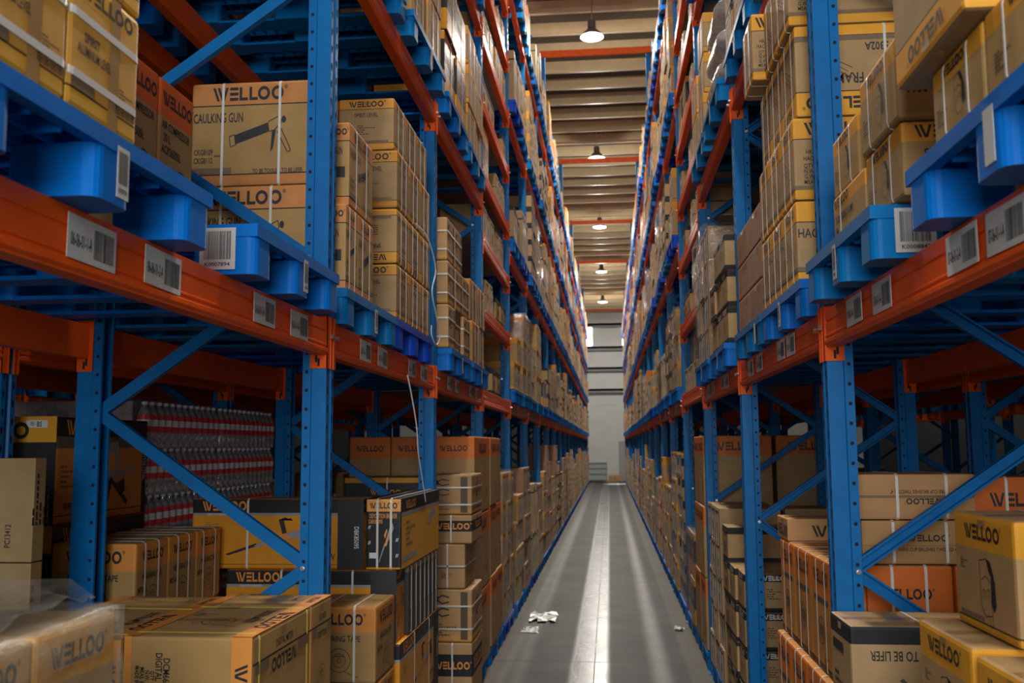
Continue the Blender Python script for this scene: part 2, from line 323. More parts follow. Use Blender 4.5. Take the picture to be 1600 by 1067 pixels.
kind('meter', 'multimeter carton', TAN, [], [('F', '=', .92, .5, 1, 0, 'o', .16), ('F', '=', .03, .5, 1, 0, 'o', .06), ('F', 'LOGO', .92, .50, .1, -90, 'k', .95), ('F', 'DCM6626', .34, .72, .055, -90, 'k', .3), ('F', 'DIGITAL MULTIMETER', .28, .6, .055, -90, 'k', .6), ('F', 'QTY      20', .23, .66, .035, -90, 'k', .4), ('F', 'N.W.     1.2', .19, .66, .035, -90, 'k', .4), ('F', 'MEAS. 52 X 38 X 38', .15, .62, .035, -90, 'k', .5), ('F', 'MADE IN P.R.C.', .11, .66, .035, -90, 'k', .4), ('F', '#hatch', .07, .5, 1, 0, 'k', .05),
      ('T', '=', .92, .5, 1, 0, 'o', .16), ('T', '=', .06, .5, 1, 0, 'o', .10), ('T', 'LOGO', .92, .5, .09, -90, 'k', .5), ('T', '#tape', .5, .42, .3, 0, 'b', .4), ('T', 'DIGITAL METER', .74, .6, .06, -90, 'k', .4), ('T', '=', .3, .92, .08, 0, 'g', .2), ('T', '#rows', .25, .65, .12, 0, 'b', .2),
      ('R', '=', .5, .79, .015, 0, 'k', 1), ('R', 'LOGO', .5, .70, .11, 180, 'k', .42), ('R', 'DIGITAL METER', .5, .86, .06, 0, 'k', .35), ('R', '=', .14, .74, .08, 0, 'g', .2), ('R', '=', .84, .74, .08, 0, 'g', .2), ('R', '#tape', .5, .3, .3, 0, 'b', .5)], 'y', 2)
kind('tape', 'measuring-tape carton', TAN, band(.34, 0, (.68, .26, .05), False), [('FLR', 'LOGO', .5, .83, .15, 0, 'k', .66), ('FLR', 'MEASURING TAPE', .5, .58, .08, 0, 'k', .6), ('FLR', '#tape', .55, .27, .42, 0, 'b', .5), ('F', 'MTP-44', .2, .42, .08, 0, 'k', .25), ('LR', 'MTP-44', .2, .42, .08, 0, 'k', .3)], 'w', 2)
kind('breaker', 'black and orange demolition-breaker carton', (.72, .30, .02), [(.80, 1, BLACK), (.76, .80, (.3, .3, .3)), (.0, .03, (.65, .25, .02)), (.06, .07, BLACK)], [('F', 'LOGO', .19, .90, .14, 0, 'o', .26), ('F', 'DEMOLITION BREAKER', .15, .78, .03, 0, 'w', .22), ('F', '#rows', .12, .62, .12, 0, 'g', .17),
      ('F', '=', .93, .5, 1, 0, 'k', .15), ('F', 'DBK85095', .965, .45, .07, -90, 'w', .5), ('F', '1800W', .79, .18, .09, 0, 'k', .12), ('FLR', '!breaker', .5, .45, .6, 0, 'k', .6),
      ('LR', 'LOGO', .22, .90, .13, 0, 'o', .36), ('LR', '#rows', .2, .5, .4, 0, 'g', .25), ('LR', '=', .12, .15, .06, 0, 's', .2)], 'w', 2, .4)
kind('breakerend', 'black demolition-breaker carton end-on', BLACK, [(.82, 1, (.78, .33, .08)), (.0, .10, (.72, .28, .03)), (.03, .045, BLACK)], [('F', 'LOGO', .5, .905, .11, 0, 'k', .8), ('F', 'DEMOLITION BREAKER', .5, .76, .07, 0, 'o', .8), ('F', 'DBK85095', .28, .68, .06, 0, 'o', .4), ('F', '!breaker2', .62, .38, .55, 0, 'k', .5), ('F', '#ticks', .1, .6, .05, 0, 'w', .1), ('F', '#ticks', .1, .38, .05, 0, 'w', .1), ('F', '#ticks', .9, .42, .05, 0, 'w', .1), ('F', '#ticks', .9, .2, .05, 0, 'w', .1), ('F', '=', .2, .2, .08, 0, 'w', .2),
      ('LR', '=', .5, .41, .82, 0, 'y', .98), ('LR', '=', .5, .9, .2, 0, 'k', 1), ('LR', 'LOGO', .22, .90, .12, 0, 'o', .36), ('LR', '=', .5, .77, .05, 0, 's', .98), ('LR', '#rows', .22, .5, .4, 0, 'g', .28), ('LR', '!breaker2', .66, .42, .6, 0, 'k', .6), ('LR', '=', .2, .13, .07, 0, 's', .34)], 'w', 2, .4)
kind('slim', 'slim dark carton on edge', (.035, .03, .03), [(.9, 1, (.25, .16, .09))], [('F', '=', .5, .6, .5, 0, 's', .3)], 'w', 1, .4)
kind('saw', 'black and orange mitre-saw carton', (.70, .26, .04), [(.81, 1, BLACK), (.70, .81, (.16, .12, .08)), (.0, .05, (.62, .22, .03)), (.07, .08, BLACK)], [('F', 'LOGO', .3, .90, .14, 0, 'o', .42), ('F', '#rows', .14, .45, .45, 0, 'g', .18), ('F', '!saw', .62, .42, .7, 0, 'k', .5), ('F', '=', .975, .5, 1, 0, 'k', .05), ('F', 'MTS61255L', .975, .5, .06, -90, 'w', .5), ('F', '#icons', .17, .16, .06, 0, 'k', .2), ('L', '=', .5, .38, .76, 0, 'k', 1), ('L', '=', .5, .88, .24, 0, 'y', 1), ('L', 'LOGO', .45, .87, .15, 0, 'k', .8), ('L', '=', .85, .93, .07, 0, 'w', .16), ('L', 'BS', .87, .93, .05, 0, 'k', .2), ('L', '!saw', .4, .45, .5, 0, 'k', .6)], None, 0, .4)
kind('hacksaw', 'hacksaw-frame carton', (.43, .265, .115), band(.26, .12, (.80, .36, .03)), [('F', 'LOGO', .62, .86, .13, 0, 'k', .6), ('F', 'HACKSAW FRAME', .34, .60, .115, 0, 'k', .75), ('F', 'HKF5302A', .26, .26, .09, 0, 'k', .4), ('F', '#saw', .72, .40, .45, 0, 'b', .4), ('F', '=', .5, .155, .055, 0, 'g', 1), ('LR', 'LOGO', .55, .87, .11, 0, 'k', .6), ('LR', '#saw', .55, .42, .5, 0, 'b', .7), ('LR', '#rows', .2, .35, .3, 0, 'k', .25), ('LR', '=', .5, .155, .055, 0, 'g', 1)], 'w', 3)
kind('hackside', 'hacksaw carton with packing data', (.43, .265, .115), band(.26, .12, (.80, .36, .03)), [('F', 'LOGO', .41, .86, .15, 0, 'k', .8), ('F', 'HKF5302A', .19, .58, .055, 0, 'k', .3), ('F', 'HACKSAW FRAME', .24, .50, .055, 0, 'k', .45), ('F', 'QTY:', .125, .41, .055, 0, 'k', .3), ('F', 'N.W.:', .13, .345, .055, 0, 'k', .3), ('F', 'G.W.:', .13, .28, .055, 0, 'k', .3), ('F', 'MEAS: 48', .155, .215, .055, 0, 'k', .3), ('F', '=', .5, .145, .05, 0, 'g', 1), ('LR', 'LOGO', .55, .87, .11, 0, 'k', .6), ('LR', '#saw', .55, .42, .5, 0, 'b', .7), ('LR', '=', .5, .145, .05, 0, 'g', 1)], 'w', 3)
kind('pump', 'submersible-pump carton', (.45, .275, .10), band(.28, .0, (.76, .34, .03), False), [('F', 'LOGO', .28, .86, .17, 0, 'k', .9), ('F', 'SUBMERSIBLE PUMP', .37, .56, .14, 0, 'k', .76), ('F', '19M', .11, .37, .14, 0, 'k', .3), ('F', '#rows', .5, .18, .18, 0, 'b', .6), ('LR', 'LOGO', .45, .86, .13, 0, 'k', .66), ('LR', '#pump', .55, .42, .6, 0, 'k', .5), ('LR', '#rows', .2, .35, .25, 0, 'b', .2)], 'w', 3)
kind('grinder', 'amber-banded grinder carton', (.44, .27, .11), [(.70, 1, (.74, .33, .02)), (.0, .07, (.60, .28, .02)), (.07, .085, (.05, .03, .01))], [('FLR', 'LOGO', .5, .85, .13, 0, 'k', .66), ('LR', '#pump', .55, .38, .58, 0, 'k', .5), ('F', '#pump', .7, .38, .5, 0, 'k', .4), ('FLR', '=', .28, .11, .05, 0, 'g', .4), ('FLR', '#rows', .18, .56, .1, 0, 'k', .16)], 'w', 2)
kind('brush', 'wire-brush carton', (.47, .25, .10), [(.47, .53, (.22, .13, .07)), (.525, .535, BLACK)], [('F', 'LOGO', .56, .40, .13, 180, 'k', .5), ('F', 'WIRE CUP BRUSHES TWISTED 4"', .52, .61, .085, 180, 'k', .56), ('LR', 'LOGO', .5, .4, .13, 180, 'k', .7), ('LR', '#brush', .5, .72, .3, 0, 'b', .5)], 'w', 2)
kind('brushup', 'upright wire-brush carton', (.46, .25, .09), [(.42, .50, (.22, .13, .07)), (.42, .43, BLACK)], [('F', 'LOGO', .56, .60, .15, 0, 'k', .5), ('F', 'WIRE CUP BRUSHES TWISTED 4"', .56, .345, .09, 0, 'k', .6), ('LR', 'LOGO', .5, .6, .13, 0, 'k', .7)], 'w', 2)
kind('brushred', 'orange-banded wire-brush carton', (.46, .25, .09), [(.45, 1, (.68, .15, .02))], [('F', 'LOGO', .45, .74, .26, 0, 'k', .6), ('F', 'WIRE CUP BRUSHES TWISTED 4"', .5, .33, .16, 0, 'k', .8), ('F', 'WCT221004', .2, .12, .14, 0, 'k', .3), ('LR', 'LOGO', .5, .74, .2, 0, 'k', .7), ('LR', '#brush', .5, .25, .3, 0, 'b', .4)], 'w', 2)
kind('rake', 'black-rimmed garden-tool carton', (.44, .28, .13), [(.86, 1, BLACK), (0, .07, (.05, .05, .05))], [('F', 'TO BE TOOLER, TO BE LIFER', .52, .775, .075, 180, 'k', .78), ('F', '#rake', .6, .35, .55, 0, 'b', .7), ('LR', '#rows', .5, .45, .4, 0, 'k', .6), ('LR', '=', .4, .78, .08, 0, 'k', .5)], 'w', 1)
kind('orange', 'orange disc carton', (.60, .25, .05), [(.68, 1, (.76, .20, .02)), (.0, .06, (.08, .05, .03))], [('FLR', 'LOGO', .5, .84, .12, 0, 'k', .7), ('FLR', '=', .5, .63, .05, 0, 'b', .7), ('FLR', '#brush', .5, .36, .3, 0, 'k', .5), ('FLR', '=', .5, .36, .1, 0, 'g', .2), ('FLR', '#rows', .7, .12, .1, 0, 'k', .4)], 'w', 2)
kind('orangelow', 'plain tan carton with bold print', (.52, .28, .11), [], [('FLR', 'LOGO', .55, .45, .5, 0, 'k', .9)], 'w', 1)
kind('tall', 'tall tan carton', (.40, .26, .12), [(.8, .83, BLACK)], [('FLR', '#rows', .5, .6, .2, 0, 'k', .7), ('FLR', '=', .5, .12, .1, 0, 'b', .6)], 'w', 2)
kind('orangetop', 'tan carton with orange top', TAN, band(.22, .0, (.68, .26, .05), False), [('FLR', 'LOGO', .5, .88, .11, 0, 'k', .8), ('FLR', '#rows', .4, .45, .3, 0, 'b', .6), ('FLR', '=', .3, .14, .06, 0, 'g', .3)], 'w', 2)
kind('bigorange', 'large orange-topped compressor carton', (.42, .25, .11), [(.72, 1, (.66, .17, .03))], [('FLR', 'LOGO', .5, .85, .12, 0, 'k', .66), ('FLR', 'AIR COMPRESSOR', .42, .63, .05, 0, 'k', .6), ('FLR', '100 L', .2, .54, .05, 0, 'k', .3), ('FLR', '#rows', .75, .3, .5, 90, 'k', .2)], None, 0)
kind('ambertop', 'tan carton with amber bands', (.45, .28, .12), band(.25, .12, (.76, .34, .03)), [('FLR', 'LOGO', .5, .87, .12, 0, 'k', .75), ('FLR', '#rows', .4, .5, .22, 0, 'b', .6)], 'w', 2)
kind('plain', 'plain tan carton', (.44, .28, .13), [], [('FLR', '#rows', .5, .5, .35, 0, 'k', .7), ('FLR', '#icons', .75, .12, .1, 0, 'k', .3)], 'w', 2)
kind('plier', 'plier carton with white straps', (.48, .28, .12), [(.0, .12, (.60, .30, .08))], [('F', '#plier', .3, .68, .45, 0, 'k', .45), ('F', '=', .82, .5, .9, 0, 'b', .16), ('F', '#rows', .4, .25, .25, 0, 'b', .5), ('LR', '#plier', .5, .6, .4, 0, 'k', .6), ('LR', '#rows', .5, .25, .2, 0, 'b', .6)], 'w', 0, hs=True)
kind('blackband', 'tan carton with black band', (.46, .27, .12), [(.42, .80, BLACK)], [('FLR', 'LOGO', .55, .61, .22, 0, 'o', .8)], 'w', 1)
kind('twin', 'tan carton with black line', (.48, .28, .12), [(.46, .49, BLACK)], [('FLR', '#rows', .5, .3, .15, 0, 'k', .5)], 'w', 1, hs=True)
kind('pink', 'reddish-brown carton', PINK, [], [('FLR', '#ticks', .75, .8, .2, 0, 'k', .2), ('FLR', '#chisel', .3, .4, .4, 0, 'b', .4)], 'w', 2)
kind('tagbox', 'tan carton with black title band', (.48, .30, .13), [(.80, 1, BLACK), (0, .12, BLACK)], [('FLR', 'LOGO', .5, .90, .13, 0, 'w', .8), ('FLR', '#rows', .5, .5, .3, 0, 'b', .6)], None, 0)
kind('black', 'black and amber carton', (.03, .03, .03), [(.0, .35, (.70, .30, .02)), (.85, 1, (.7, .3, .03))], [('FLR', 'LOGO_', .5, .6, .14, 0, 'o', .8)], 'w', 1, .4)
kind('chisel', 'tan chisel carton', (.34, .23, .10), [], [('F', '#chisel', .45, .55, .55, 0, 'k', .6), ('F', 'PC13412', .85, .25, .06, 90, 'k', .4), ('R', '#rows', .5, .6, .3, 90, 'k', .5)], 'w', 1)
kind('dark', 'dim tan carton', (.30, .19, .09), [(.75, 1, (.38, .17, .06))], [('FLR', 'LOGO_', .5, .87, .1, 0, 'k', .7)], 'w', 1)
def d_breaker():      # (polys, ink) of the big colour picture
    return [([(.0, .10), (.30, .36), (.32, .30), (.03, .07)], 'k'), ([(.28, .30), (.36, .40), (.39, .35), (.32, .25)], 's'), ([(.36, .40), (.58, .60), (.66, .50), (.40, .33)], 'o'), ([(.58, .60), (.86, .74), (.94, .58), (.66, .48)], 's'), ([(.56, .58), (.52, .92), (.58, .98), (.66, .90), (.64, .96), (.57, .90), (.60, .62)], 'k'), ([(.84, .80), (.96, .86), (1, .5), (.92, .48)], 'k'), ([(.72, .62), (.84, .70), (.86, .62), (.76, .54)], 'o')], 1, 1
def d_breaker2():
    return [([(.0, .0), (.04, .0), (.40, .46), (.34, .5)], 's'), ([(.34, .44), (.44, .40), (.56, .58), (.46, .64)], 'o'), ([(.44, .62), (.58, .56), (.86, .86), (.80, 1.0), (.68, .96)], 's'), ([(.30, .70), (.36, .60), (.50, .80), (.46, .86)], 'o'), ([(.52, .66), (.60, .62), (.66, .72), (.60, .76)], 'o')], 1, 1
def d_sawpic():
    return [([(.2, .5), (.38, .98), (.56, 1), (.60, .6), (.50, .46)], 's'), ([(.30, .56), (.40, .84), (.48, .84), (.5, .6)], 'o'), ([(.0, .1), (.1, .42), (.44, .44), (.36, .14)], 'k'), ([(.36, .46), (.42, .48), (.82, .12), (.78, .06)], 'k'), ([(.5, .5), (.9, .66), (.94, .6), (.56, .44)], 's'), ([(.55, .38), (.72, .46), (.74, .28), (.64, .2)], 'k'), ([(.1, .5), (.3, .64), (.34, .52), (.16, .4)], 's')], 1, 1
PIC = {'!breaker': d_breaker, '!breaker2': d_breaker2, '!saw': d_sawpic}
def stamp_pic(mb, dims, face, key, cu, cv, h, wmax):
    U, V, Nn = (Vector(a) for a in FACE[face]); W, D, H = dims; fw = abs(U.x) * W + abs(U.y) * D
    dn = (abs(Nn.x) * W + abs(Nn.y) * D) / 2; ps, pw, ph = PIC[key]()
    o = U * ((cu - .5) * fw) + V * ((cv - .5) * H)
    for i, (p, ink) in enumerate(ps): mb.poly([o + U * ((x - .5) * wmax * fw) + V * ((y - .5) * h * H) + Nn * (dn + .0015 + i * .0003) for x, y in p], 2 + IK[ink])
_CM = {}
def carton_mesh(k, W, D, H, lod):
    key = (k, round(W, 3), round(D, 3), round(H, 3), lod)
    if key in _CM: return _CM[key]
    K = KIND[k]; bm = bmesh.new(); bmesh.ops.create_cube(bm, size=1)
    for v in bm.verts: v.co = Vector((v.co.x * W, v.co.y * D, v.co.z * H))
    bmesh.ops.bevel(bm, geom=list(bm.edges), offset=min(.012, .05 * min(W, D, H)), segments=2, profile=.6, affect='EDGES')
    uvl = bm.loops.layers.uv.new('UVMap')
    for f in bm.faces:
        f.smooth = False; n = f.normal
        f.material_index = 1 if abs(n.z) > .8 else 0
        for l in f.loops:
            c = l.vert.co; l[uvl].uv = ((c.x / W if abs(n.y) > abs(n.x) else c.y / D) + .5, min(.9985, max(.0015, c.z / H + .5)))
    me0 = bpy.data.meshes.new('c'); bm.to_mesh(me0); bm.free()
    mb = MB()
    dims = (W, D, H)
    if lod < 2:
        # tape along the top seam, with its ends folded down two sides
        t = .024; z = H / 2 + .0006
        mb.quad((-W / 2 + .012, -t, z), (W / 2 - .012, -t, z), (W / 2 - .012, t, z), (-W / 2 + .012, t, z), 2 + 7)
        for sx in (-1, 1):
            x = sx * (W / 2 + .0005); mb.quad((x, -t, H / 2 - .012), (x, t, H / 2 - .012), (x, t, H / 2 - .035), (x, -t, H / 2 - .035), 2 + 7)
    for i, (faces, it, cu, cv, h, rot, ink, wm) in enumerate(K['prints']):
        for f in faces:
            if lod >= 1 and it[0] not in 'L=#!': continue
            if it[0] == '!': stamp_pic(mb, dims, f, it, cu, cv, h, wm)
            else: stamp(mb, dims, f, it, cu, cv, h, rot, ink, wm, lod >= 1, 2, .0008 + i * .00012 + (.0006 if it[0] != '=' else 0))
    me = mb.mesh('p', INK)
    bm = bmesh.new(); bm.from_mesh(me0); n0 = len(bm.faces); bm.from_mesh(me); bm.faces.ensure_lookup_table()
    out = bpy.data.meshes.new('carton'); bm.to_mesh(out); bm.free()
    for x in [K['side'], K['top']] + INKL + [TAPE]: out.materials.append(x)
    bpy.data.meshes.remove(me0); bpy.data.meshes.remove(me)
    _CM[key] = out
    return out
_SM = {}
def strap_mesh(W, D, H, u, horizontal, col, wd=.011, across=False):
    """one strap loop round the carton: across X at fraction u (in the YZ plane), or level round the middle"""
    key = (round(W, 3), round(D, 3), round(H, 3), round(u, 3), horizontal, col, wd, across)
    if key in _SM: return _SM[key]
    mb = MB(); e = .0032; th = .0012; r = .02
    def loop(a, b):
        pts = []
        for cx, cy, k in ((a - r, b - r, 0), (-a + r, b - r, 1), (-a + r, -b + r, 2), (a - r, -b + r, 3)):
            for i in range(4): t = (k + i / 3) * PI / 2; pts.append((cx + r * math.cos(t), cy + r * math.sin(t)))
        return pts
    if horizontal:
        o, i_ = loop(W / 2 + e, D / 2 + e), loop(W / 2 + e - th, D / 2 + e - th); P = lambda q, s: (q[0], q[1], (u - .5) * H + s * wd / 2)
    elif across:
        o, i_ = loop(W / 2 + e, H / 2 + e), loop(W / 2 + e - th, H / 2 + e - th); P = lambda q, s: (q[0], (u - .5) * D + s * wd / 2, q[1])
    else:
        o, i_ = loop(D / 2 + e, H / 2 + e), loop(D / 2 + e - th, H / 2 + e - th); P = lambda q, s: ((u - .5) * W + s * wd / 2, q[0], q[1])
    n = len(o)
    for k in range(n):
        j = (k + 1) % n
        mb.quad(P(o[k], -1), P(o[j], -1), P(o[j], 1), P(o[k], 1)); mb.quad(P(i_[k], 1), P(i_[j], 1), P(i_[j], -1), P(i_[k], -1))
        for s in (-1, 1): mb.quad(P(o[k], s), P(o[j], s), P(i_[j], s), P(i_[k], s))
    _SM[key] = mb.mesh('strap', STRAPY if col == 'y' else STRAPW)
    return _SM[key]

# ------------------------------------------------------------------ layout numbers (metres; aisle runs along +Y)
XL, XR = -1.123, .830                 # aisle faces of the two racks
Y0, BAY, UW = 3.83, 2.4, .05          # centre of the first upright in view, bay pitch, half upright width
DEPTH = 1.05
TOPS = [2.44, 4.216, 5.915, 7.615]    # beam tops
NB = 20                               # bays run -1 .. NB-1
ORD = ['first', 'second', 'third', 'fourth', 'fifth', 'sixth', 'seventh', 'eighth', 'ninth', 'tenth', 'eleventh', 'twelfth', 'thirteenth', 'fourteenth', 'fifteenth', 'sixteenth', 'seventeenth', 'eighteenth', 'nineteenth', 'twentieth', 'twenty-first', 'twenty-second', 'twenty-third']
SIDE = {-1: 'left', 1: 'right'}
def yc(i): return Y0 + BAY * i
def P(side, d): return (XL - d) if side < 0 else (XR + d)    # depth d back from the aisle face -> world x
RZ = {-1: 0.0, 1: PI}                 # local +X points to the aisle
def lev_name(l): return 'floor' if l < 0 else ORD[l] + '-shelf'

# ------------------------------------------------------------------ room shell
floor_m = mat('concrete_floor', (.05, .051, .05), .42, spec=.35, noise=.25, nscale=1.2, bump=.08, bscale=30)
nt = floor_m.node_tree; N = nt.nodes; Lk = nt.links; b = N['Principled BSDF']
tc = N.new('ShaderNodeTexCoord'); sp = N.new('ShaderNodeSeparateXYZ'); Lk.new(tc.outputs['Object'], sp.inputs[0])
rr_ = N.new('ShaderNodeValToRGB'); rr_.color_ramp.interpolation = 'EASE'
mrx = N.new('ShaderNodeMapRange'); mrx.inputs[1].default_value = -1.3; mrx.inputs[2].default_value = .9; Lk.new(sp.outputs['X'], mrx.inputs[0]); Lk.new(mrx.outputs[0], rr_.inputs[0])
e = rr_.color_ramp.elements; e[0].position = 0; e[0].color = (.68,) * 3 + (1,); e[1].position = 1; e[1].color = (.68,) * 3 + (1,)
for x, v in ((-1.0, .66), (-.87, .36), (-.7, .62), (-.40, .60), (-.33, .24), (-.07, .24), (.0, .60), (.28, .62), (.42, .38), (.55, .64)):
    k = e.new((x + 1.3) / 2.2); k.color = (v, v, v, 1)
nz = N.new('ShaderNodeTexNoise'); nz.inputs['Scale'].default_value = 2.2; nz.inputs['Detail'].default_value = 6; Lk.new(tc.outputs['Object'], nz.inputs['Vector'])
ma = N.new('ShaderNodeMath'); ma.operation = 'MULTIPLY_ADD'; ma.inputs[1].default_value = .16; Lk.new(nz.outputs['Fac'], ma.inputs[0])
mb_ = N.new('ShaderNodeMath'); mb_.operation = 'SUBTRACT'; mb_.inputs[1].default_value = .06; Lk.new(rr_.outputs[0], mb_.inputs[0]); Lk.new(mb_.outputs[0], ma.inputs[2]); Lk.new(ma.outputs[0], b.inputs['Roughness'])
# bare concrete strips along both racks, worn coating between them
edge = N.new('ShaderNodeValToRGB'); edge.color_ramp.interpolation = 'LINEAR'; Lk.new(mrx.outputs[0], edge.inputs[0]); ee = edge.color_ramp.elements
ee[0].position = .16; ee[0].color = (1, 1, 1, 1); ee[1].position = .18; ee[1].color = (0, 0, 0, 1)
for x, v in ((.875, 0), (.895, 1)): k = ee.new(x); k.color = (v, v, v, 1)
old = b.inputs['Base Color'].links[0].from_socket
mixc = N.new('ShaderNodeMix'); mixc.data_type = 'RGBA'; mixc.inputs['B'].default_value = (.095, .088, .068, 1)
Lk.new(edge.outputs[0], mixc.inputs['Factor']); Lk.new(old, mixc.inputs['A']); Lk.new(mixc.outputs['Result'], b.inputs['Base Color'])
# slab joints every 6 m and one long joint
f = MB(); f.box(-14, 14, -8, 56, -.15, 0); fl = struct(f.build('floor', floor_m))
j = MB()
for y in range(9, 55, 6): j.box(-14, 14, y - .004, y + .004, .0, .0006)
j.box(-.165, -.159, -8, 55, .0, .0006)
struct(j.build('trim_1', mat('floor_joint', (.06, .06, .06), .7)))
WALLM = mat('white_metal_panel', (.62, .64, .62), .45, noise=.06, nscale=2)
wl = MB(); wl.box(-14, 14, 55, 55.2, 0, 4.22)
for a, bq in ((-14, -1.28), (-.84, .82), (1.26, 14)): wl.box(a, bq, 55, 55.2, 4.24, 12.5)
for a, bq in ((-1.28, -.84), (.82, 1.26)): wl.box(a, bq, 55, 55.2, 4.24, 7.58); wl.box(a, bq, 55, 55.2, 8.84, 12.5)
for x in [i * .9 - 13.5 for i in range(31)]: wl.box(x, x + .012, 54.985, 55, 0, 4.2)
struct(wl.build('wall_back', WALLM))
for n, (a, bq) in enumerate(((-1.28, -.84), (.82, 1.26))):
    g = MB(); g.box(a, bq, 55.05, 55.07, 7.58, 8.84)
    o = struct(g.build('window_%d' % (n + 1), mat('bright_daylight_pane', (.9, .95, 1), .3, emit=(.9, .97, 1), estr=14)))
    fr = MB()
    for q in ((a, a + .03, 7.58, 8.84), (bq - .03, bq, 7.58, 8.84), (a, bq, 7.58, 7.61), (a, bq, 8.81, 8.84)): fr.box(q[0], q[1], 54.99, 55.06, q[2], q[3])
    fr.build('window_frame', WALLM, o)
g = MB()
for z in (5.13, 6.35, 7.53, 8.85): g.box(-14, 14, 54.8, 55, z - .1, z + .02); g.box(-14, 14, 54.8, 54.82, z - .22, z + .02)
struct(g.build('trim_2', mat('grey_girt_steel', (.22, .23, .24), .5)))
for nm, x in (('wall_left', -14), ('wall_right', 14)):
    q = MB(); q.box(min(x, x * 1.01), max(x, x * 1.01), -8, 55, 0, 13); struct(q.build(nm, mat('shaded_grey_wall', (.03, .032, .035), .6)))  # side walls in shadow: the shade is put into their near-black colour
q = MB(); q.box(-14, -1.6, -3.8, -3.6, 0, 13); q.box(1.3, 14, -3.8, -3.6, 0, 13); q.box(-1.6, 1.3, -3.8, -3.6, 5.5, 13); struct(q.build('wall_front', WALLM))
def roof_z(y): return 9.75 + .04 * (55 - y)
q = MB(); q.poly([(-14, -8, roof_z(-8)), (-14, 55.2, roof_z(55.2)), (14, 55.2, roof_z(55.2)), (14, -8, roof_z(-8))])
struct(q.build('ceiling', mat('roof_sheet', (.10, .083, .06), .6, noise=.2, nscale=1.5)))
PUR = mat('lamp_tinted_purlin', (.62, .48, .28), .45, noise=.12, nscale=5)  # galvanised steel; the warm lamp glow is put into its tan colour
for n, y in enumerate([9.5 + .98 * k for k in range(47)]):
    q = MB(); z = roof_z(y); q.bar((-14, y, z - .13), (14, y, z - .13), [(-.035, .13), (-.035, -.17), (.035, -.17), (.035, -.145), (-.015, -.145), (-.015, .13)])
    struct(q.build('trim_%d' % (n + 3), PUR))
# door gap letting daylight onto the floor at the far right
q = MB(); q.box(.52, 1.5, 54.93, 54.99, .02, 2.2); dr = struct(q.build('door_1', mat('grey_door', (.35, .36, .36), .5)))
q = MB(); q.box(1.3, 1.36, 54.88, 54.93, 1.0, 1.12); q.build('door_handle', STEEL, dr)
al = bpy.data.lights.new('daylight_side_door', 'SPOT'); al.energy = 900; al.spot_size = math.radians(16); al.color = (.95, .97, 1); al.spot_blend = .2; al.shadow_soft_size = .05
ao = bpy.data.objects.new('daylight_side_door', al); C.objects.link(ao); ao.location = (.35, 54.4, 3.6); ao.rotation_euler = (Vector((.35, 50.6, 0)) - Vector((.35, 54.4, 3.6))).to_track_quat('-Z', 'Y').to_euler()

# ------------------------------------------------------------------ pallet racking
def upright_mesh(h):
    mb = MB(); w = .004
    out = [(0, .05), (0, .018), (-.010, .013), (-.010, -.013), (0, -.018), (0, -.05), (-.060, -.05), (-.066, -.044), (-.100, -.044), (-.100, -.030)]
    inn = [(-.100 + w, -.030), (-.100 + w, -.040), (-.066, -.040), (-.058, -.046), (-w, -.046), (-w, -.018 - w), (-.010 - w, -.013), (-.010 - w, .013), (-w, .018 + w), (-w, .046), (-.058, .046), (-.066, .040), (-.100 + w, .040), (-.100 + w, .030)]
    pts = out + inn + [(-.100, .030), (-.100, .044), (-.066, .044), (-.060, .05)]
    mb.prism(pts, .008, h, 0)
    n = int(h / .075)
    for i in range(n):
        z = .06 + i * .075
        for s in (-1, 1): mb.disc((-.083, s * .0446, z), (1, 0, 0), (0, 0, s), .0075, 8, 1)
        for y in (-.034, .034):
            z2 = z + (.0375 if y > 0 else 0)
            mb.poly([(.0006, y - .004, z2 - .016), (.0006, y + .004, z2 - .016), (.0006, y + .008, z2 + .006), (.0006, y + .006, z2 + .014), (.0006, y - .006, z2 + .014), (.0006, y - .008, z2 + .006)], 1)
    return fixn(mb.mesh('upright', [BLUE, HOLE]))
UP = upright_mesh(8.7); UPT = upright_mesh(9.62)
def brace_mesh(z0, z1, first):
    """one C-section lattice bar between the two uprights, front node at z0 when first else at z1"""
    a, b_ = ((-.075, 0, z0), (-DEPTH + .075, 0, z1)); mb = MB()
    prof = [(-.016, -.024), (.016, -.024), (.016, -.016), (-.010, -.016), (-.010, .016), (.016, .016), (.016, .024), (-.016, .024)]
    mb.bar(a, b_, prof, (0, 0, 1)); return fixn(mb.mesh('brace', BLUE))
FN = [.22 + 1.24 * k for k in range(8)]; RN = [.84 + 1.24 * k for k in range(8)]
BR = [brace_mesh(FN[k], RN[k], True) for k in range(7)] + [brace_mesh(FN[k + 1], RN[k], False) for k in range(7)]
bolt = MB(); bolt.bar((0, -.058, 0), (0, .058, 0), [(.011 * math.cos(i * PI / 3), .011 * math.sin(i * PI / 3)) for i in range(6)]); bolt.bar((0, -.062, 0), (0, .062, 0), [(.006 * math.cos(i * PI / 4), .006 * math.sin(i * PI / 4)) for i in range(8)]); BOLT = bolt.mesh('bolt', STEEL)
bp_ = MB(); bp_.box(-.12, .02, -.07, .07, 0, .008); BPLATE = bp_.mesh('base_plate', BLUE)
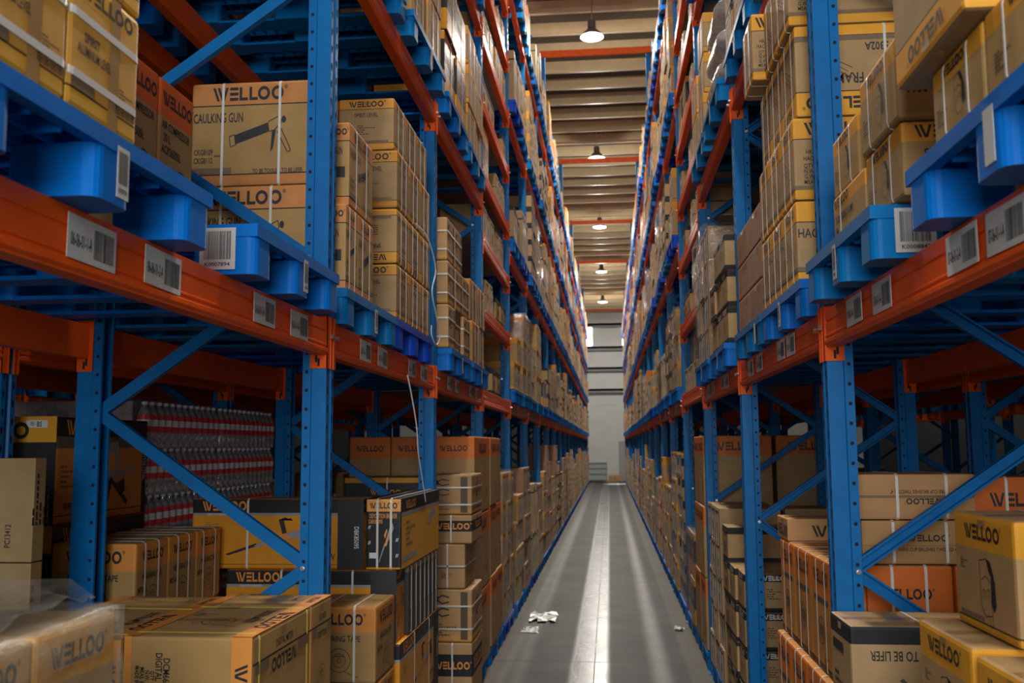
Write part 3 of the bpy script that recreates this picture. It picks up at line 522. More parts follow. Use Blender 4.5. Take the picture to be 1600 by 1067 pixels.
def frame(side, i, xf, words, near, group):
    rz = RZ[side]; t = empty('upright_frame', (xf, yc(i) - (.10 if i < 0 else 0), 0), rz)
    um = UPT if (i >= 6 and i % 3 == 0) else UP
    obj('upright', um, t); u2 = obj('upright', um, t, (-DEPTH, 0, 0), PI)
    obj('base_plate', BPLATE, t); obj('base_plate', BPLATE, t, (-DEPTH, 0, 0), PI)
    for k, me in enumerate(BR):
        br = obj('brace', me, t)
        if near:
            z, x = (FN[k], -.083) if k < 7 else (FN[k - 6], -.083)
            if k < 7: obj('bolt', BOLT, br, (x, 0, z))
    tag(t, words, 'rack frame', group, 'thing')
    return t
def beam_mesh(L):
    mb = MB()
    pr = [(0, .14), (0, .1), (-.004, .097), (-.004, .093), (0, .09), (0, .046), (.004, .043), (.004, .038), (0, .034), (0, .030), (.007, .024), (.007, .012), (0, .004), (0, 0), (-.05, 0), (-.05, .14)]
    k = len(pr); mb.v += [(x, -L / 2, z) for x, z in pr] + [(x, L / 2, z) for x, z in pr]
    for i in range(k): j = (i + 1) % k; mb.f.append((i, j, k + j, k + i)); mb.m.append(0)
    mb.f.append(tuple(range(k))); mb.m.append(0); mb.f.append(tuple(range(2 * k - 1, k - 1, -1))); mb.m.append(0)
    return fixn(mb.mesh('rack_beam', ORNG))
BL = BAY - 2 * UW - .016
BEAM = beam_mesh(BL)
def conn_mesh():
    """angle bracket at the +Y end: a leg on the upright's flank and a leg on its face"""
    mb = MB(); y = BL / 2
    mb.box(-.066, .006, y, y + .005, -.053, .158); mb.box(.0012, .006, y, y + .040, -.053, .158); mb.box(.006, .010, y + .034, y + .040, -.053, .158)
    for z, sx in ((-.028, -.030), (-.012, -.040)): mb.poly([(sx - .005, y - .0006, z - .016), (sx - .005, y - .0006, z + .016), (sx + .004, y - .0006, z + .016), (sx + .004, y - .0006, z - .016)], 1)
    return fixn(mb.mesh('end_bracket', [ORNG, HOLE]))
CONN = conn_mesh()
pin = MB(); pin.bar((.004, 0, 0), (.02, 0, 0), [(.009 * math.cos(i * PI / 4), .009 * math.sin(i * PI / 4)) for i in range(8)], (0, 0, 1)); PIN = pin.mesh('locking_pin', STEEL)
def label_mesh(txt, w_=.20, h_=.095):
    mb = MB(); mb.box(0, .0012, -w_ / 2, w_ / 2, 0, h_, 0)
    ps, pw, ph = text_polys(txt); s = .03; sx = min(s, .085 / pw)
    for p in ps: mb.poly([(.0016, -w_ / 2 + .012 + x * sx, .028 + y * s) for x, y in p], 1)
    q, qw, qh = d_bars(24, hnum(txt) % 97)
    for p in q: mb.poly([(.0016, .005 + x / qw * .085, .014 + y * .066) for x, y in p], 1)
    return mb.mesh('location_label', [PAPER, INK])
def beam(side, i, xf, ztop, words, near, group, labels=None, front=True):
    """beam hung on the aisle face (front) or the rear upright"""
    x = xf; rz = RZ[side] + (0 if front else PI)
    o = obj('rack_beam', BEAM, None, (x, yc(i) + BAY / 2, ztop - .14), rz)
    for e_ in (0, 1):
        c = obj('end_bracket', CONN, o, None, 0)
        if e_: c.scale = (1, -1, 1)
        if near: obj('locking_pin', PIN, c, (.006, BL / 2 + .018, .075))
    if labels:
        for k, (yo, txt) in enumerate(labels):
            l = obj('location_label', label_mesh(txt), o, (.0062, yo, .030 + random.uniform(-.004, .004)))
            l.rotation_euler = (random.uniform(-.02, .02), 0, 0)
    tag(o, words, 'rack beam', group, 'thing')
    return o
def bay_words(i): return ORD[i + 1] + ' bay'
for side, xf in ((-1, XL), (1, XR)):
    sd = SIDE[side]
    for i in range(-1, NB + 1):
        frame(side, i, xf, 'blue upright frame of %s rack, %s along the aisle' % (sd, ORD[i + 1]), i < 4, 'aisle upright frames')
    for i in range(-1, NB):
        if i == 2: continue
        for l, zt in enumerate(TOPS):
            lab = None
            if l == 0 and i < 5:
                rk = '06' if side < 0 else '07'
                lab = [(o_ * side * -1 if False else o_, '%s-%02d-01-%d-%s' % (rk, i + 7, n + 1, 'A' if n < 2 else 'A')) for n, o_ in enumerate((-.65, -.31, .42, .78) if side < 0 else (.57, .32, -.35, -.68))]
            beam(side, i, xf, zt, 'orange front beam, %s rack, %s, %s level' % (sd, bay_words(i), ORD[l]), i < 4, 'aisle-side orange beams', lab)
        if i < 7:
            for l, zt in enumerate(TOPS[:2]): beam(side, i, P(side, DEPTH), zt, 'orange rear beam, %s rack, %s, %s level' % (sd, bay_words(i), ORD[l]), False, 'rear orange beams', front=False)
DENSE = {-1: [2.44, 3.22, 3.88, 4.51, 5.18, 5.85, 6.52, 7.2], 1: [2.49, 3.27, 4.0, 4.67, 5.32, 6.0, 6.63, 7.3]}
SHELFM = mat('galvanised_shelf', (.45, .44, .42), .45, noise=.1, nscale=4)
dk = MB(); dk.box(-DEPTH + .06, -.012, -BL / 2 + .05, BL / 2 - .05, .001, .012); SHELF = dk.mesh('shelf_panel', SHELFM)
for side, xf in ((-1, XL), (1, XR)):
    for l, zt in enumerate(DENSE[side]):
        beam(side, 2, xf, zt, 'orange beam of close-spaced shelves, %s rack fourth bay, %s up' % (SIDE[side], ORD[l]), True, 'close-spaced shelf beams')
        beam(side, 2, P(side, DEPTH), zt, 'orange rear beam of close-spaced shelves, %s rack fourth bay, %s up' % (SIDE[side], ORD[l]), False, 'close-spaced shelf beams', front=False)
        tag(obj('shelf_panel', SHELF, None, (xf, yc(2) + BAY / 2, zt + .0005), RZ[side]), 'steel shelf panel, %s rack fourth bay, %s up' % (SIDE[side], ORD[l]), 'shelf', 'close-spaced shelf panels', 'thing')
# cross-aisle ties over the rack tops
for n, k in enumerate((0, 1, 2, 3, 5)):
    y = 18.148 + 7.2 * k; q = MB(); q.bar((XL - .1, y, 9.53), (XR + .1, y, 9.53), [(-.03, -.06), (.03, -.06), (.03, .06), (-.03, .06)])
    to = q.build('cross_aisle_tie', ORNG)
    if k == 5:
        for x in (XL, XR): h = MB(); h.tube([(x, y, 9.5), (x, y, roof_z(y))], .012, 6); h.build('hanging_rod', STEEL, to)
    tag(to, 'orange tie bar across the rack tops, %s from the camera' % ORD[n], 'tie bar', 'overhead orange ties', 'thing')

# ------------------------------------------------------------------ plastic pallets
def pallet_parts():
    d = MB()                                   # deck: rim, plate, ribs.  local x 0..-1.2, y +-.5
    for a in ((-.03, 0, -.5, .5), (-1.2, -1.17, -.5, .5), (-1.17, -.03, -.5, -.47), (-1.17, -.03, .47, .5)): d.box(*a, .112, .15)
    d.box(-1.17, -.03, -.47, .47, .138, .15)
    for k in range(1, 17): x = -.03 - k * .067; d.box(x - .003, x + .003, -.47, .47, .106, .138)
    for k in range(1, 9): y = -.47 + k * .104; d.box(-1.17, -.03, y - .003, y + .003, .104, .138)
    ft = MB(); ft.rbox(-.10, .10, -.075, .075, .0, .112, .03, 0, 4)
    sk = MB(); sk.box(-1.19, -.01, -.06, .06, .001, .014)
    return d, ft, sk
_d, _f, _s = pallet_parts()
def pal_set(m): return fixn(_d.mesh('plastic_pallet', m)), fixn(_f.mesh('foot', m)), fixn(_s.mesh('skid', m))
PSET = [pal_set(PBLUE), pal_set(PBLUE2), pal_set(PDEEP)]
FOOTX, FOOTY = (-.103, -.6, -1.097), (-.42, 0, .42)
def one_mesh(m):
    a = MB()
    for src, offs in ((_d, [(0, 0)]), (_f, [(x, y) for x in FOOTX for y in FOOTY]), (_s, [(0, y) for y in FOOTY])):
        for ox, oy in offs:
            k = len(a.v); a.v += [(x + ox, y + oy, z) for x, y, z in src.v]; a.f += [tuple(i + k for i in f) for f in src.f]; a.m += src.m
    return fixn(a.mesh('plastic_pallet', m))
PONE = [one_mesh(PBLUE), one_mesh(PBLUE2), one_mesh(PDEEP)]
def sticker_mesh(code, w_=.10, h_=.12):
    mb = MB(); mb.box(0, .001, -w_ / 2, w_ / 2, 0, h_, 0)
    if code:
        q, qw, qh = d_bars(26, hnum(code) % 89)
        for p in q: mb.poly([(.0014, -w_ * .38 + x / qw * w_ * .76, .03 + y * (h_ - .04)) for x, y in p], 1)
        ps, pw, ph = text_polys(code); sx = w_ * .7 / pw
        for p in ps: mb.poly([(.0014, -w_ * .35 + x * sx, .01 + y * .012) for x, y in p], 1)
    return mb.mesh('barcode_label', [PAPER, INK])
PALS = []           # every pallet: side, bay, level, slot, x front, y centre, z, colour
def pallet(side, i, lev, slot, xf, y, z, col, words=None, parts=True, tw=0, stickers=()):
    o = obj('plastic_pallet', PSET[col][0] if parts else PONE[col], None, (xf, y, z), RZ[side] + tw)
    if parts:
        for x in FOOTX:
            for yy in FOOTY: obj('foot', PSET[col][1], o, (x, yy, 0))
        for yy in FOOTY: obj('skid', PSET[col][2], o, (0, yy, 0))
        for kind_, pos, code in stickers:
            w_, h_ = (.11, .125) if kind_ != 'small' else (.05, .11)
            s = obj('barcode_label', sticker_mesh(code, w_, h_), o)
            if kind_ == 'side': s.location = (pos, -.5025 if side < 0 else .5025, .014); s.rotation_euler = (0, 0, -PI / 2 if side < 0 else PI / 2)
            else: s.location = (-.0005, pos, .018)
    tag(o, words or 'blue plastic pallet, %s rack %s, %s, %s of its pair' % (SIDE[side], bay_words(i), lev_name(lev), ('nearer', 'farther')[slot]), 'pallet', 'blue plastic pallets')
    return o

# ------------------------------------------------------------------ cartons
BOXES = []          # dicts; the largest in view become objects, the rest one heap of distant cartons
def box(k, x0, x1, y0, y1, z0, z1, face='a', side=-1, flip=False, words=None, pri=0, where=None, tw=0, strap=True, us=None):
    BOXES.append(dict(k=k, x0=x0, x1=x1, y0=y0, y1=y1, z0=z0, z1=z1, face=face, side=side, flip=flip, words=words, pri=pri, where=where, tw=tw, strap=strap, us=us))
def carton(b, lod):
    W_, D_, H_ = b['x1'] - b['x0'], b['y1'] - b['y0'], b['z1'] - b['z0']; rz = b['tw']
    if b['face'] == 'a': W_, D_ = D_, W_; rz += PI / 2 if b['side'] < 0 else -PI / 2
    K = KIND[b['k']]
    o = obj('carton', carton_mesh(b['k'], W_, D_, H_, lod), None, ((b['x0'] + b['x1']) / 2, (b['y0'] + b['y1']) / 2, (b['z0'] + b['z1']) / 2))
    o.rotation_euler = Matrix.Rotation(rz, 3, 'Z').to_euler() if not b['flip'] else (Matrix.Rotation(rz, 3, 'Z') @ Matrix.Rotation(PI, 3, 'Y')).to_euler()
    if K['strap'] and b['strap'] and lod < 2:
        us = b.get('us'); both = K['nstrap'] == 3
        if us is None: us = [.3, .72] if K['nstrap'] == 2 else ([.55] if K['nstrap'] == 1 else [])
        if both:
            obj('strap', strap_mesh(W_, D_, H_, .30 if W_ < .3 else .26, False, K['strap'], .011), o)
            for u in (.28, .74): obj('strap', strap_mesh(W_, D_, H_, u + random.choice((-.03, 0, .03)), False, K['strap'], .008, True), o)
        for u in us: obj('strap', strap_mesh(W_, D_, H_, u + random.choice((-.03, 0, .03)), False, K['strap'], .011, b['k'] == 'meter'), o)
        if K['hs']:
            for u in (.25, .68) if K['nstrap'] == 0 else (.5,): obj('strap', strap_mesh(W_, D_, H_, u, True, K['strap'], .016 if b['k'] == 'amber' else .011), o)
    return o
LB = {}
GEN = {  # kind: (along aisle, depth, height)
    'orangetop': (.44, .42, .34), 'ambertop': (.48, .45, .33), 'plain': (.32, .45, .26), 'plier': (.32, .4, .30), 'blackband': (.32, .4, .24), 'twin': (.24, .4, .28), 'pink': (.48, .5, .30), 'tagbox': (.32, .4, .24), 'level': (.32, .5, .30),
    'tall': (.24, .5, .62), 'bigorange': (.48, .6, .62), 'orange': (.32, .45, .42), 'hacksaw': (.48, .5, .34), 'tape': (.32, .4, .30), 'grinder': (.48, .5, .40), 'black': (.48, .5, .45), 'caulk': (.48, .45, .40), 'rake': (.48, .5, .40), 'pump': (.32, .45, .30)}
def load(side, i, lev, slot, xf, yc_, z, hmax, rng, k=None, rows=1, width=1.0):
    ks = list(GEN); k = k or rng.choice(ks); L_, D_, H_ = GEN[k]
    n = max(1, int((width + .02) / L_)); L_ = min(L_, (width - .02) / n); nl = max(1, int(hmax / H_)); k2 = rng.choice(ks) if rng.random() < .3 else None
    for l in range(nl):
        kk = k
        for c in range(n):
            if l == nl - 1 and nl > 1 and rng.random() < .18: continue
            if lev >= 3 and l == nl - 1 and rng.random() < .25: continue
            yy = yc_ - n * L_ / 2 + c * L_
            for r in range(rows if c == 0 else 1):
                d0 = r * (D_ + .034) + rng.uniform(0, .025); x0, x1 = sorted((xf + side * d0, xf + side * (d0 + D_)))
                q = LB.setdefault((side, i, lev, slot), [9, -9, 99, -9, z, 0]); q[0] = min(q[0], x0); q[1] = max(q[1], x1); q[2] = min(q[2], yy); q[3] = max(q[3], yy + L_); q[5] = max(q[5], z + (l + 1) * H_)
                box(kk, x0, x1, yy + .004, yy + L_ - .004, z + l * H_ + .002, z + (l + 1) * H_ - .001, 'a', side, rng.random() < .12, None, 0, (side, i, lev, slot, l, c, r), rng.uniform(-.006, .006))

# ---- hand-placed loads nearest the camera -------------------------------------------------------
PT = .15; L1 = TOPS[0]; Z1 = L1 + PT + .0055
# left rack, first shelf
pallet(-1, -1, 0, 0, -1.023, 1.895, L1 + .001, 0, 'blue pallet under the amber taped cartons, left rack first shelf', stickers=[('small', .03, 'K0007901')])
pallet(-1, -1, 0, 1, -1.023, 3.16, L1 + .001, 0, 'blue pallet with barcode on its flank, in front of the caulking-gun cartons', stickers=[('side', -.12, 'K0007894'), ('small', .03, 'K0007894')]).scale = (1, .88, 1)
pallet(-1, 0, 0, 0, -1.072, 4.372, L1 + .001, 1, 'blue pallet carrying the caulking-gun cartons, left rack first shelf', stickers=[('small', .03, 'K0007715')]).scale = (1, .975, 1)
dp = pallet(-1, 0, 0, 1, -1.072, 5.375, L1 + .001, 2, 'deep blue pallet under the spirit-level cartons, left rack first shelf', stickers=[])
for c, (a, bq) in enumerate(((1.43, 1.712), (1.716, 1.996))):
    for l in range(2):
        box('amber', -1.50, -1.034, a, bq, Z1 + l * .292, Z1 + l * .292 + .288, 'a', -1, False, 'amber taped carton, %s, %s of the pair, left rack' % (('lower layer', 'upper layer')[l], ('nearer', 'farther')[c]), 9)
for c, (a, bq) in enumerate(((2.775, 3.045), (3.05, 3.32))):
    box('compressor', -2.15, -1.50, a, bq, Z1, Z1 + .60, 'a', -1, False, 'air-compressor carton with red-orange top, %s of two, left shelf' % ('nearer', 'farther')[c], 9)
for l in range(2):
    box('caulk', -1.80, -1.268, 3.96, 4.25, Z1 + l * .466, Z1 + l * .466 + .464, 'c', -1, False, 'caulking-gun carton facing the camera, %s, left shelf' % ('lower one under another', 'upper one with full picture')[l], 9)
box('caulk', -1.258, -1.10, 4.0, 4.42, Z1 + .375, Z1 + .745, 'a', -1, False, 'caulking-gun carton facing the aisle, above two others, left shelf', 9)
box('caulk', -1.258, -1.10, 4.16, 4.44, Z1, Z1 + .373, 'a', -1, False, 'narrow caulking-gun carton facing the aisle, low, farther, left shelf', 9)
box('caulk', -1.258, -1.10, 3.96, 4.155, Z1, Z1 + .373, 'a', -1, False, 'narrow caulking-gun carton facing the aisle, beside the blue upright', 9)
hz = [0, .29, .585, .90, 1.185]
for l in range(4):
    for c in range(3):
        for r in range(2 if c == 0 else 1):
            xf = -1.085 - (.02 if l == 3 else 0)
            box('level', xf - .30 - r * .305, xf - r * .305, 4.885 + c * .312, 4.885 + c * .312 + .308, Z1 + hz[l], Z1 + hz[l + 1] - .004, 'a', -1, l == 1, 'spirit-level carton, %s layer from below, %s stack%s, left shelf' % (ORD[l], ORD[c], ' behind the front row' if r else ' along the aisle'), 8)
for t_, h_, x_, z_ in (('\u80c0', .05, -.13, .055), ('1-03', .022, -.13, .026), ('\u79d2', .05, -.62, .055)):
    ps, pw, ph = text_polys(t_); q = MB(); sc_ = h_ * (1.0 if len(t_) == 1 else 1)
    for p_ in ps: q.poly([(x_ + (x - pw / 2) * sc_, -.5006 + (.0 if x_ > -.3 else 0) - .0006 * 0, z_ + y * sc_) for x, y in p_])
    q.build('stencil_mark', INKW, dp)
# right rack, first shelf
pallet(1, -1, 0, 0, .73, 1.895, L1 + .001, 0, 'blue pallet with white square label under the amber cartons, right shelf', stickers=[('small', .02, None)])
pallet(1, -1, 0, 1, .73, 3.16, L1 + .001, 1, 'blue pallet with barcode under the pump cartons, right shelf', stickers=[('side', -.12, 'K0008842'), ('small', .0, 'K0008842')]).scale = (1, .88, 1)
pallet(1, 0, 0, 0, .77, 4.42, L1 + .001, 0, 'blue pallet under the tall hacksaw stack, right rack first shelf', stickers=[('side', -.12, 'K0008213'), ('small', .0, 'K0008213')])
pallet(1, 0, 0, 1, .77, 5.46, L1 + .001, 1, 'blue pallet under the reddish-brown cartons, right rack first shelf', stickers=[('small', .3, None)])
box('pump', .75, 1.20, 1.93, 2.23, Z1, Z1 + .172, 'c', 1, False, 'pump carton under the overhanging amber one, right shelf', 9)
box('pump', .75, 1.20, 1.50, 1.92, Z1, Z1 + .172, 'c', 1, False, 'pump carton at the very edge of view, right shelf', 5)
box('ambertop', .70, 1.20, 1.88, 2.33, Z1 + .176, Z1 + .50, 'c', 1, True, 'amber-banded carton overhanging the pump carton, right shelf', 9)
box('pump', .80, 1.30, 2.64, 3.0, Z1, Z1 + .205, 'c', 1, False, 'submersible-pump carton, lower nearer one of its pallet, right shelf', 9)
box('pump', .80, 1.30, 3.02, 3.44, Z1, Z1 + .19, 'a', 1, False, 'flat pump carton with list print, lower farther one, right shelf', 9)
box('pump', .79, 1.26, 2.62, 3.0, Z1 + .208, Z1 + .44, 'c', 1, False, 'pump carton on top of the submersible-pump carton, right shelf', 9)
box('pump', .81, 1.26, 3.12, 3.46, Z1 + .193, Z1 + .40, 'c', 1, False, 'pump carton on top of the flat list-print carton, right shelf', 9)
hz = [0, .345, .70, 1.10, 1.44]
for l in range(4):
    k = ('hacksaw', 'hackside', 'hacksaw', 'hackside')[l]
    for c in range(3):
        xf = .785 + (.0, .0, .02, .0)[l] - (.06 if (l == 3 and c == 2) else 0) + c * .0
        box(k, xf, xf + (.50 if c == 0 else .42), 4.03 + c * .305, 4.03 + c * .305 + .30, Z1 + hz[l], Z1 + hz[l + 1] - .004, 'c', 1, l == 2, 'hacksaw-frame carton, %s layer from below, %s along the right shelf' % (ORD[l], ORD[c]), 8)
    box(k, 1.30, 1.78, 4.03, 4.33, Z1 + hz[l], Z1 + hz[l + 1] - .004, 'c', 1, l == 2, 'hacksaw-frame carton behind the upright, %s layer from below, right rack' % ORD[l], 6)
for l in range(3):
    for c in range(2): box('pink', .80, 1.25, 5.05 + c * .46, 5.50 + c * .46, Z1 + l * .20, Z1 + l * .20 + .197, 'c', 1, False, 'reddish-brown carton, %s layer, %s along the right shelf' % (ORD[l], ORD[c]), 8)
# left floor
FZ = .002
def fpal(side, i, slot, xf, y, col, words=None): return pallet(side, i, -1, slot, xf, y, FZ, col, words)
fpal(-1, -1, 0, -1.06, 2.0, 0, 'blue floor pallet under the film-wrapped amber cartons, left'); fpal(-1, -1, 1, -1.08, 3.26, 0, 'blue floor pallet under the multimeter cartons, left')
fpal(-1, 0, 0, -1.16, 4.42, 0, 'blue floor pallet of the measuring-tape cartons, left'); fpal(-1, 0, 1, -1.12, 5.42, 2, 'blue floor pallet of the demolition-breaker cartons, left')
FP = PT + FZ + .005
for l in range(4):
    for c in range(2): box('ambertop' if l < 3 else 'grinder', -1.60, -1.085, (1.78, 1.47)[c], (2.085, 1.775)[c], FP + l * .356, FP + l * .356 + .352, 'a', -1, False, 'film-wrapped amber carton, %s layer from the floor, %s one, left' % (ORD[l], ('farther', 'nearer')[c]), 9 if l == 3 else 4, strap=False)
for l in range(3):
    for c in range(2):
        z0, z1 = FP + l * .402, FP + l * .402 + .399
        if l == 2: z1 = 1.36
        a, bq = ((2.92, 3.50), (3.505, 3.77))[c]
        box('meter', -1.49, -1.085, a, bq, z0, z1, 'c', -1, False, 'digital-multimeter carton, %s layer, %s one, left floor pallet' % (ORD[l], ('nearer', 'farther')[c]), 9 if l == 2 else 4, us=[.13, .95] if c == 0 else [])
        if l == 2: box('meter', -1.93, -1.50, a, bq, z0, z1 - .012, 'c', -1, False, 'digital-multimeter carton behind the front row, %s one, left floor' % ('nearer', 'farther')[c], 9, us=[.13, .95] if c == 0 else [])
# measuring tape: rear of its pallet and front stack
for l in range(4):
    for c in range(3): box('tape', -2.36, -1.985, 3.965 + c * .30, 3.965 + c * .30 + .297, FP + l * .345, FP + l * .345 + .342, 'a', -1, False, 'measuring-tape carton at the back, %s layer, %s along, left floor' % (ORD[l], ORD[c]), 8 if l > 1 else 2)
for l in range(3): box('tape', -1.45, -1.085, 4.50, 4.895, FP + l * .348, FP + l * .348 + .344, 'c', -1, False, 'measuring-tape carton at the aisle edge, %s layer, left floor' % ORD[l], 9)
for l in range(2):
    for c in range(3): box('tape', -1.98, -1.46, 3.97 + c * .31, 3.97 + c * .31 + .30, FP + l * .34, FP + l * .34 + .337, 'a', -1, False, 'measuring-tape carton mid-pallet, %s layer, %s along, left floor' % (ORD[l], ORD[c]), 1)
# demolition breakers
box('breaker', -2.17, -1.262, 4.93, 5.16, 1.312, 1.668, 'c', -1, False, 'large demolition-breaker carton facing the camera, top left of its pallet', 9)
for c in range(2): box('breakerend', -1.245 - c * 0, -1.065, 4.93 + 0, 6.04, 1.312, 1.668, 'c', -1, False, 'demolition-breaker carton end-on at the aisle, top layer, left floor', 9) if c == 0 else None
box('breaker', -1.98, -1.09, 4.93, 5.16, .945, 1.308, 'c', -1, False, 'demolition-breaker carton below the top one, facing the camera, left', 9)
for c in range(7): box('slim', -1.55, -1.07, 5.165 + c * .124, 5.165 + c * .124 + .12, .945, 1.306, 'a', -1, False, 'slim dark carton on edge, %s along the aisle, left floor' % ORD[c], 8)
for l in range(2): box('breaker', -1.75, -1.066, 4.94, 6.03, FP + l * .395, FP + l * .395 + .392, 'a', -1, False, 'demolition-breaker carton facing the aisle, %s layer, left floor' % ORD[l], 9)
# right floor
fpal(1, -1, 0, .83, 2.15, 0, 'blue floor pallet under the grinder cartons, right'); fpal(1, -1, 1, .90, 3.26, 0, 'blue floor pallet under the garden-tool cartons, right')
fpal(1, 0, 0, .85, 4.46, 0, 'blue floor pallet of the orange disc cartons, right'); fpal(1, 0, 1, .85, 5.5, 0, 'blue floor pallet behind the orange disc cartons, right')
for l in range(4):
    zt = (FP + .30, FP + .60, 1.13, 1.44)[l]; zb = (FP, FP + .302, FP + .604, 1.135)[l]
    box('grinder', .86, 1.36, 2.50, 2.905, zb, zt, 'c', 1, False, 'grinder carton, second stack from camera, %s layer, right floor' % ORD[l], 9 if l > 1 else 3)
box('grinder', .86, 1.36, 2.06, 2.47, 1.02, 1.43, 'c', 1, False, 'grinder carton nearest the camera at the lower right', 9)
for l in range(2): box('grinder', .86, 1.36, 2.06, 2.47, FP + l * .432, FP + l * .432 + .43, 'c', 1, False, 'grinder carton in the nearest right stack, %s from the floor' % ORD[l], 2)
box('grinder', .955, 1.46, 2.45, 2.86, 1.446, 1.745, 'c', 1, False, 'grinder carton on top of the second right stack', 9)
for l in range(3):
    zt = (FP + .36, FP + .72, 1.32)[l]; zb = (FP, FP + .363, FP + .723)[l]
    box('rake', .80, 1.28, 3.46, 3.765, zb, zt, 'c', 1, False, 'black-rimmed garden-tool carton, %s layer, right floor' % ORD[l], 9 if l == 2 else 3)
    box('rake', 1.285, 1.76, 3.46, 3.765, zb, zt, 'c', 1, False, 'black-rimmed garden-tool carton farther from the aisle, %s layer, right' % ORD[l], 6 if l == 2 else 1)
# wire brushes behind the first frame
for l, (k, a, bq) in enumerate((('brushred', .60, 1.03), ('brushred', 1.034, 1.455), ('brushup', 1.46, 1.63), ('brush', 1.634, 1.812))):
    wd = ((1.0, 1.33), (1.0, 1.33), (.99, 1.44), (.985, 1.435))[l]
    box(k, wd[0], wd[1], 4.02, 4.36, a, bq, 'c', 1, False, ('wire-brush carton with orange top, lowest of its column', 'wire-brush carton with orange top, under the strapped pair', 'strapped wire-brush carton, lower one of the pair', 'strapped wire-brush carton, upside down on top')[l], 9)
box('brushred', 1.42, 1.85, 4.02, 4.30, 1.46, 1.80, 'c', 1, False, 'wire-brush carton standing on end beside the strapped pair', 7, tw=0)
box('brushred', 1.34, 1.85, 4.02, 4.36, 1.034, 1.455, 'c', 1, False, 'wire-brush carton right of the orange-topped one', 7)
for l in range(3): box('plain', 1.0, 1.85, 4.02, 4.4, FP + l * .145, FP + l * .145 + .143, 'c', 1, False, 'flat tan carton low under the wire brushes, %s layer' % ORD[l], 1)
for c in range(3):
    for l in range(3):
        zb, zt = ((FP, .50), (.504, 1.015 if c < 3 else 1), (1.12 - .1, 1.466))[l]
        box('orange', .85 - (.03 if l == 1 else 0), .985 if c == 0 else 1.30, (3.965, 4.34, 4.715)[c], (4.335, 4.71, 5.085)[c], zb, zt, 'a', 1, False, 'orange disc carton, %s layer, %s along the right floor' % (ORD[l], ORD[c]), 8)
box('orangelow', .85, 1.35, 4.86, 5.14, 1.469, 1.575, 'c', 1, False, 'flat carton with bold print on the orange disc cartons', 9)
rng = random.Random(5)
# third bay, left floor: strapped plier cartons in front of the big compressor cartons
zz = [FP, .56, .93, 1.245, 1.45, 1.735]
for l, k in enumerate(('blackband', 'plier', 'twin', 'blackband', 'plier')):
    box(k, -1.30, -.985 - (.05 if l == 2 else 0), 6.95, 7.50, zz[l], zz[l + 1] - .004, 'c', -1, False, '%s, aisle-edge stack before large compressor cartons, %s from floor' % (KIND[k]['words'], ORD[l]), 8)
    if l > 1: box(('twin', 'plain', 'black')[l - 2], -1.92, -1.31, 6.95, 7.45, zz[l], zz[l + 1] - (.004 if l < 4 else .02), 'c', -1, False, '%s, deeper in from the plier stack, %s layer' % (KIND[('twin', 'plain', 'black')[l - 2]]['words'], ORD[l]), 7)
for l in range(3):
    for c in range(3):
        x1 = -1.05 - c * .335; box('bigorange', x1 - .33, x1, 7.56, 8.52, FP + l * .62, FP + l * .62 + .616, 'c', -1, False, 'large orange-topped compressor carton, third left bay floor, %s layer, %s from the aisle' % (ORD[l], ORD[c]), 8 if (l == 2 or c == 0) else 3)
# ---- generated loads ----------------------------------------------------------------------------
FORCE = {(-1, 1, 0, 0): 'plier', (-1, 1, 0, 1): 'orangetop', (1, 1, 0, 0): 'tagbox', (1, 1, 0, 1): 'plain', (-1, 1, -1, 0): 'plier', (-1, 1, -1, 1): 'bigorange', (1, 1, -1, 0): 'tagbox', (1, 1, -1, 1): 'plain',
         (-1, 1, 1, 1): 'ambertop', (-1, 0, 1, 1): 'orangetop', (1, 0, 1, 0): 'plain', (1, 1, 1, 0): 'ambertop', (1, 1, 1, 1): 'ambertop', (-1, 2, -1, 0): 'bigorange', (1, 2, -1, 0): 'bigorange', (1, 0, -1, 1): 'tall'}
def auto(side, i, lev, slot):
    z0 = FZ if lev < 0 else TOPS[lev] + .001
    xf = (P(side, -.05) if side < 0 else P(side, -.012)) if lev < 0 else P(side, -.055 - rng.uniform(0, .03))
    y = yc(i) + BAY / 2 + (-.57, .57)[slot] + rng.uniform(-.03, .03)
    far = i > 3
    PALS.append((side, i, lev, slot, xf, y, z0, rng.choice((0, 0, 0, 1, 1, 2)), rng.uniform(-.015, .015)))
    hmax = {-1: rng.uniform(1.15, 1.95), 0: rng.uniform(.85, 1.3), 1: rng.uniform(.85, 1.28), 2: rng.uniform(.85, 1.28), 3: rng.uniform(.6, 1.15)}[lev]
    if (side, i, lev, slot) in ((1, 1, 1, 0), (-1, 1, -1, 0), (-1, 1, -1, 1)): return
    load(side, i, lev, slot, xf + side * (-.005 if lev < 0 else .015), y, z0 + PT + .0045, hmax, rng, FORCE.get((side, i, lev, slot)), 2 if i < 4 else 1)
for side in (-1, 1):
    for i in range(-1, NB):
        for lev in (-1, 0, 1, 2, 3):
            if i == 2 and lev >= 0: continue
            if i <= 0 and lev <= 0: 
                continue
            if i == -1 and lev > 1: continue
            for slot in (0, 1):
                auto(side, i, lev, slot)
    for l, zt in enumerate(DENSE[side]):
        for slot in (0, 1):
            k = rng.choice(['plain', 'orangetop', 'plier', 'tall', 'twin', 'ambertop', 'tagbox', 'black']); g = GEN[k]
            load(side, 2, 4 + l, slot, P(side, .01), yc(2) + BAY / 2 + (-.56, .56)[slot], zt + .014, rng.uniform(.3, .47) if g[2] < .5 else .5, rng, 'plain' if g[2] > .5 else k, 1)
PALS.sort(key=lambda p: p[1])
far_p = MB()
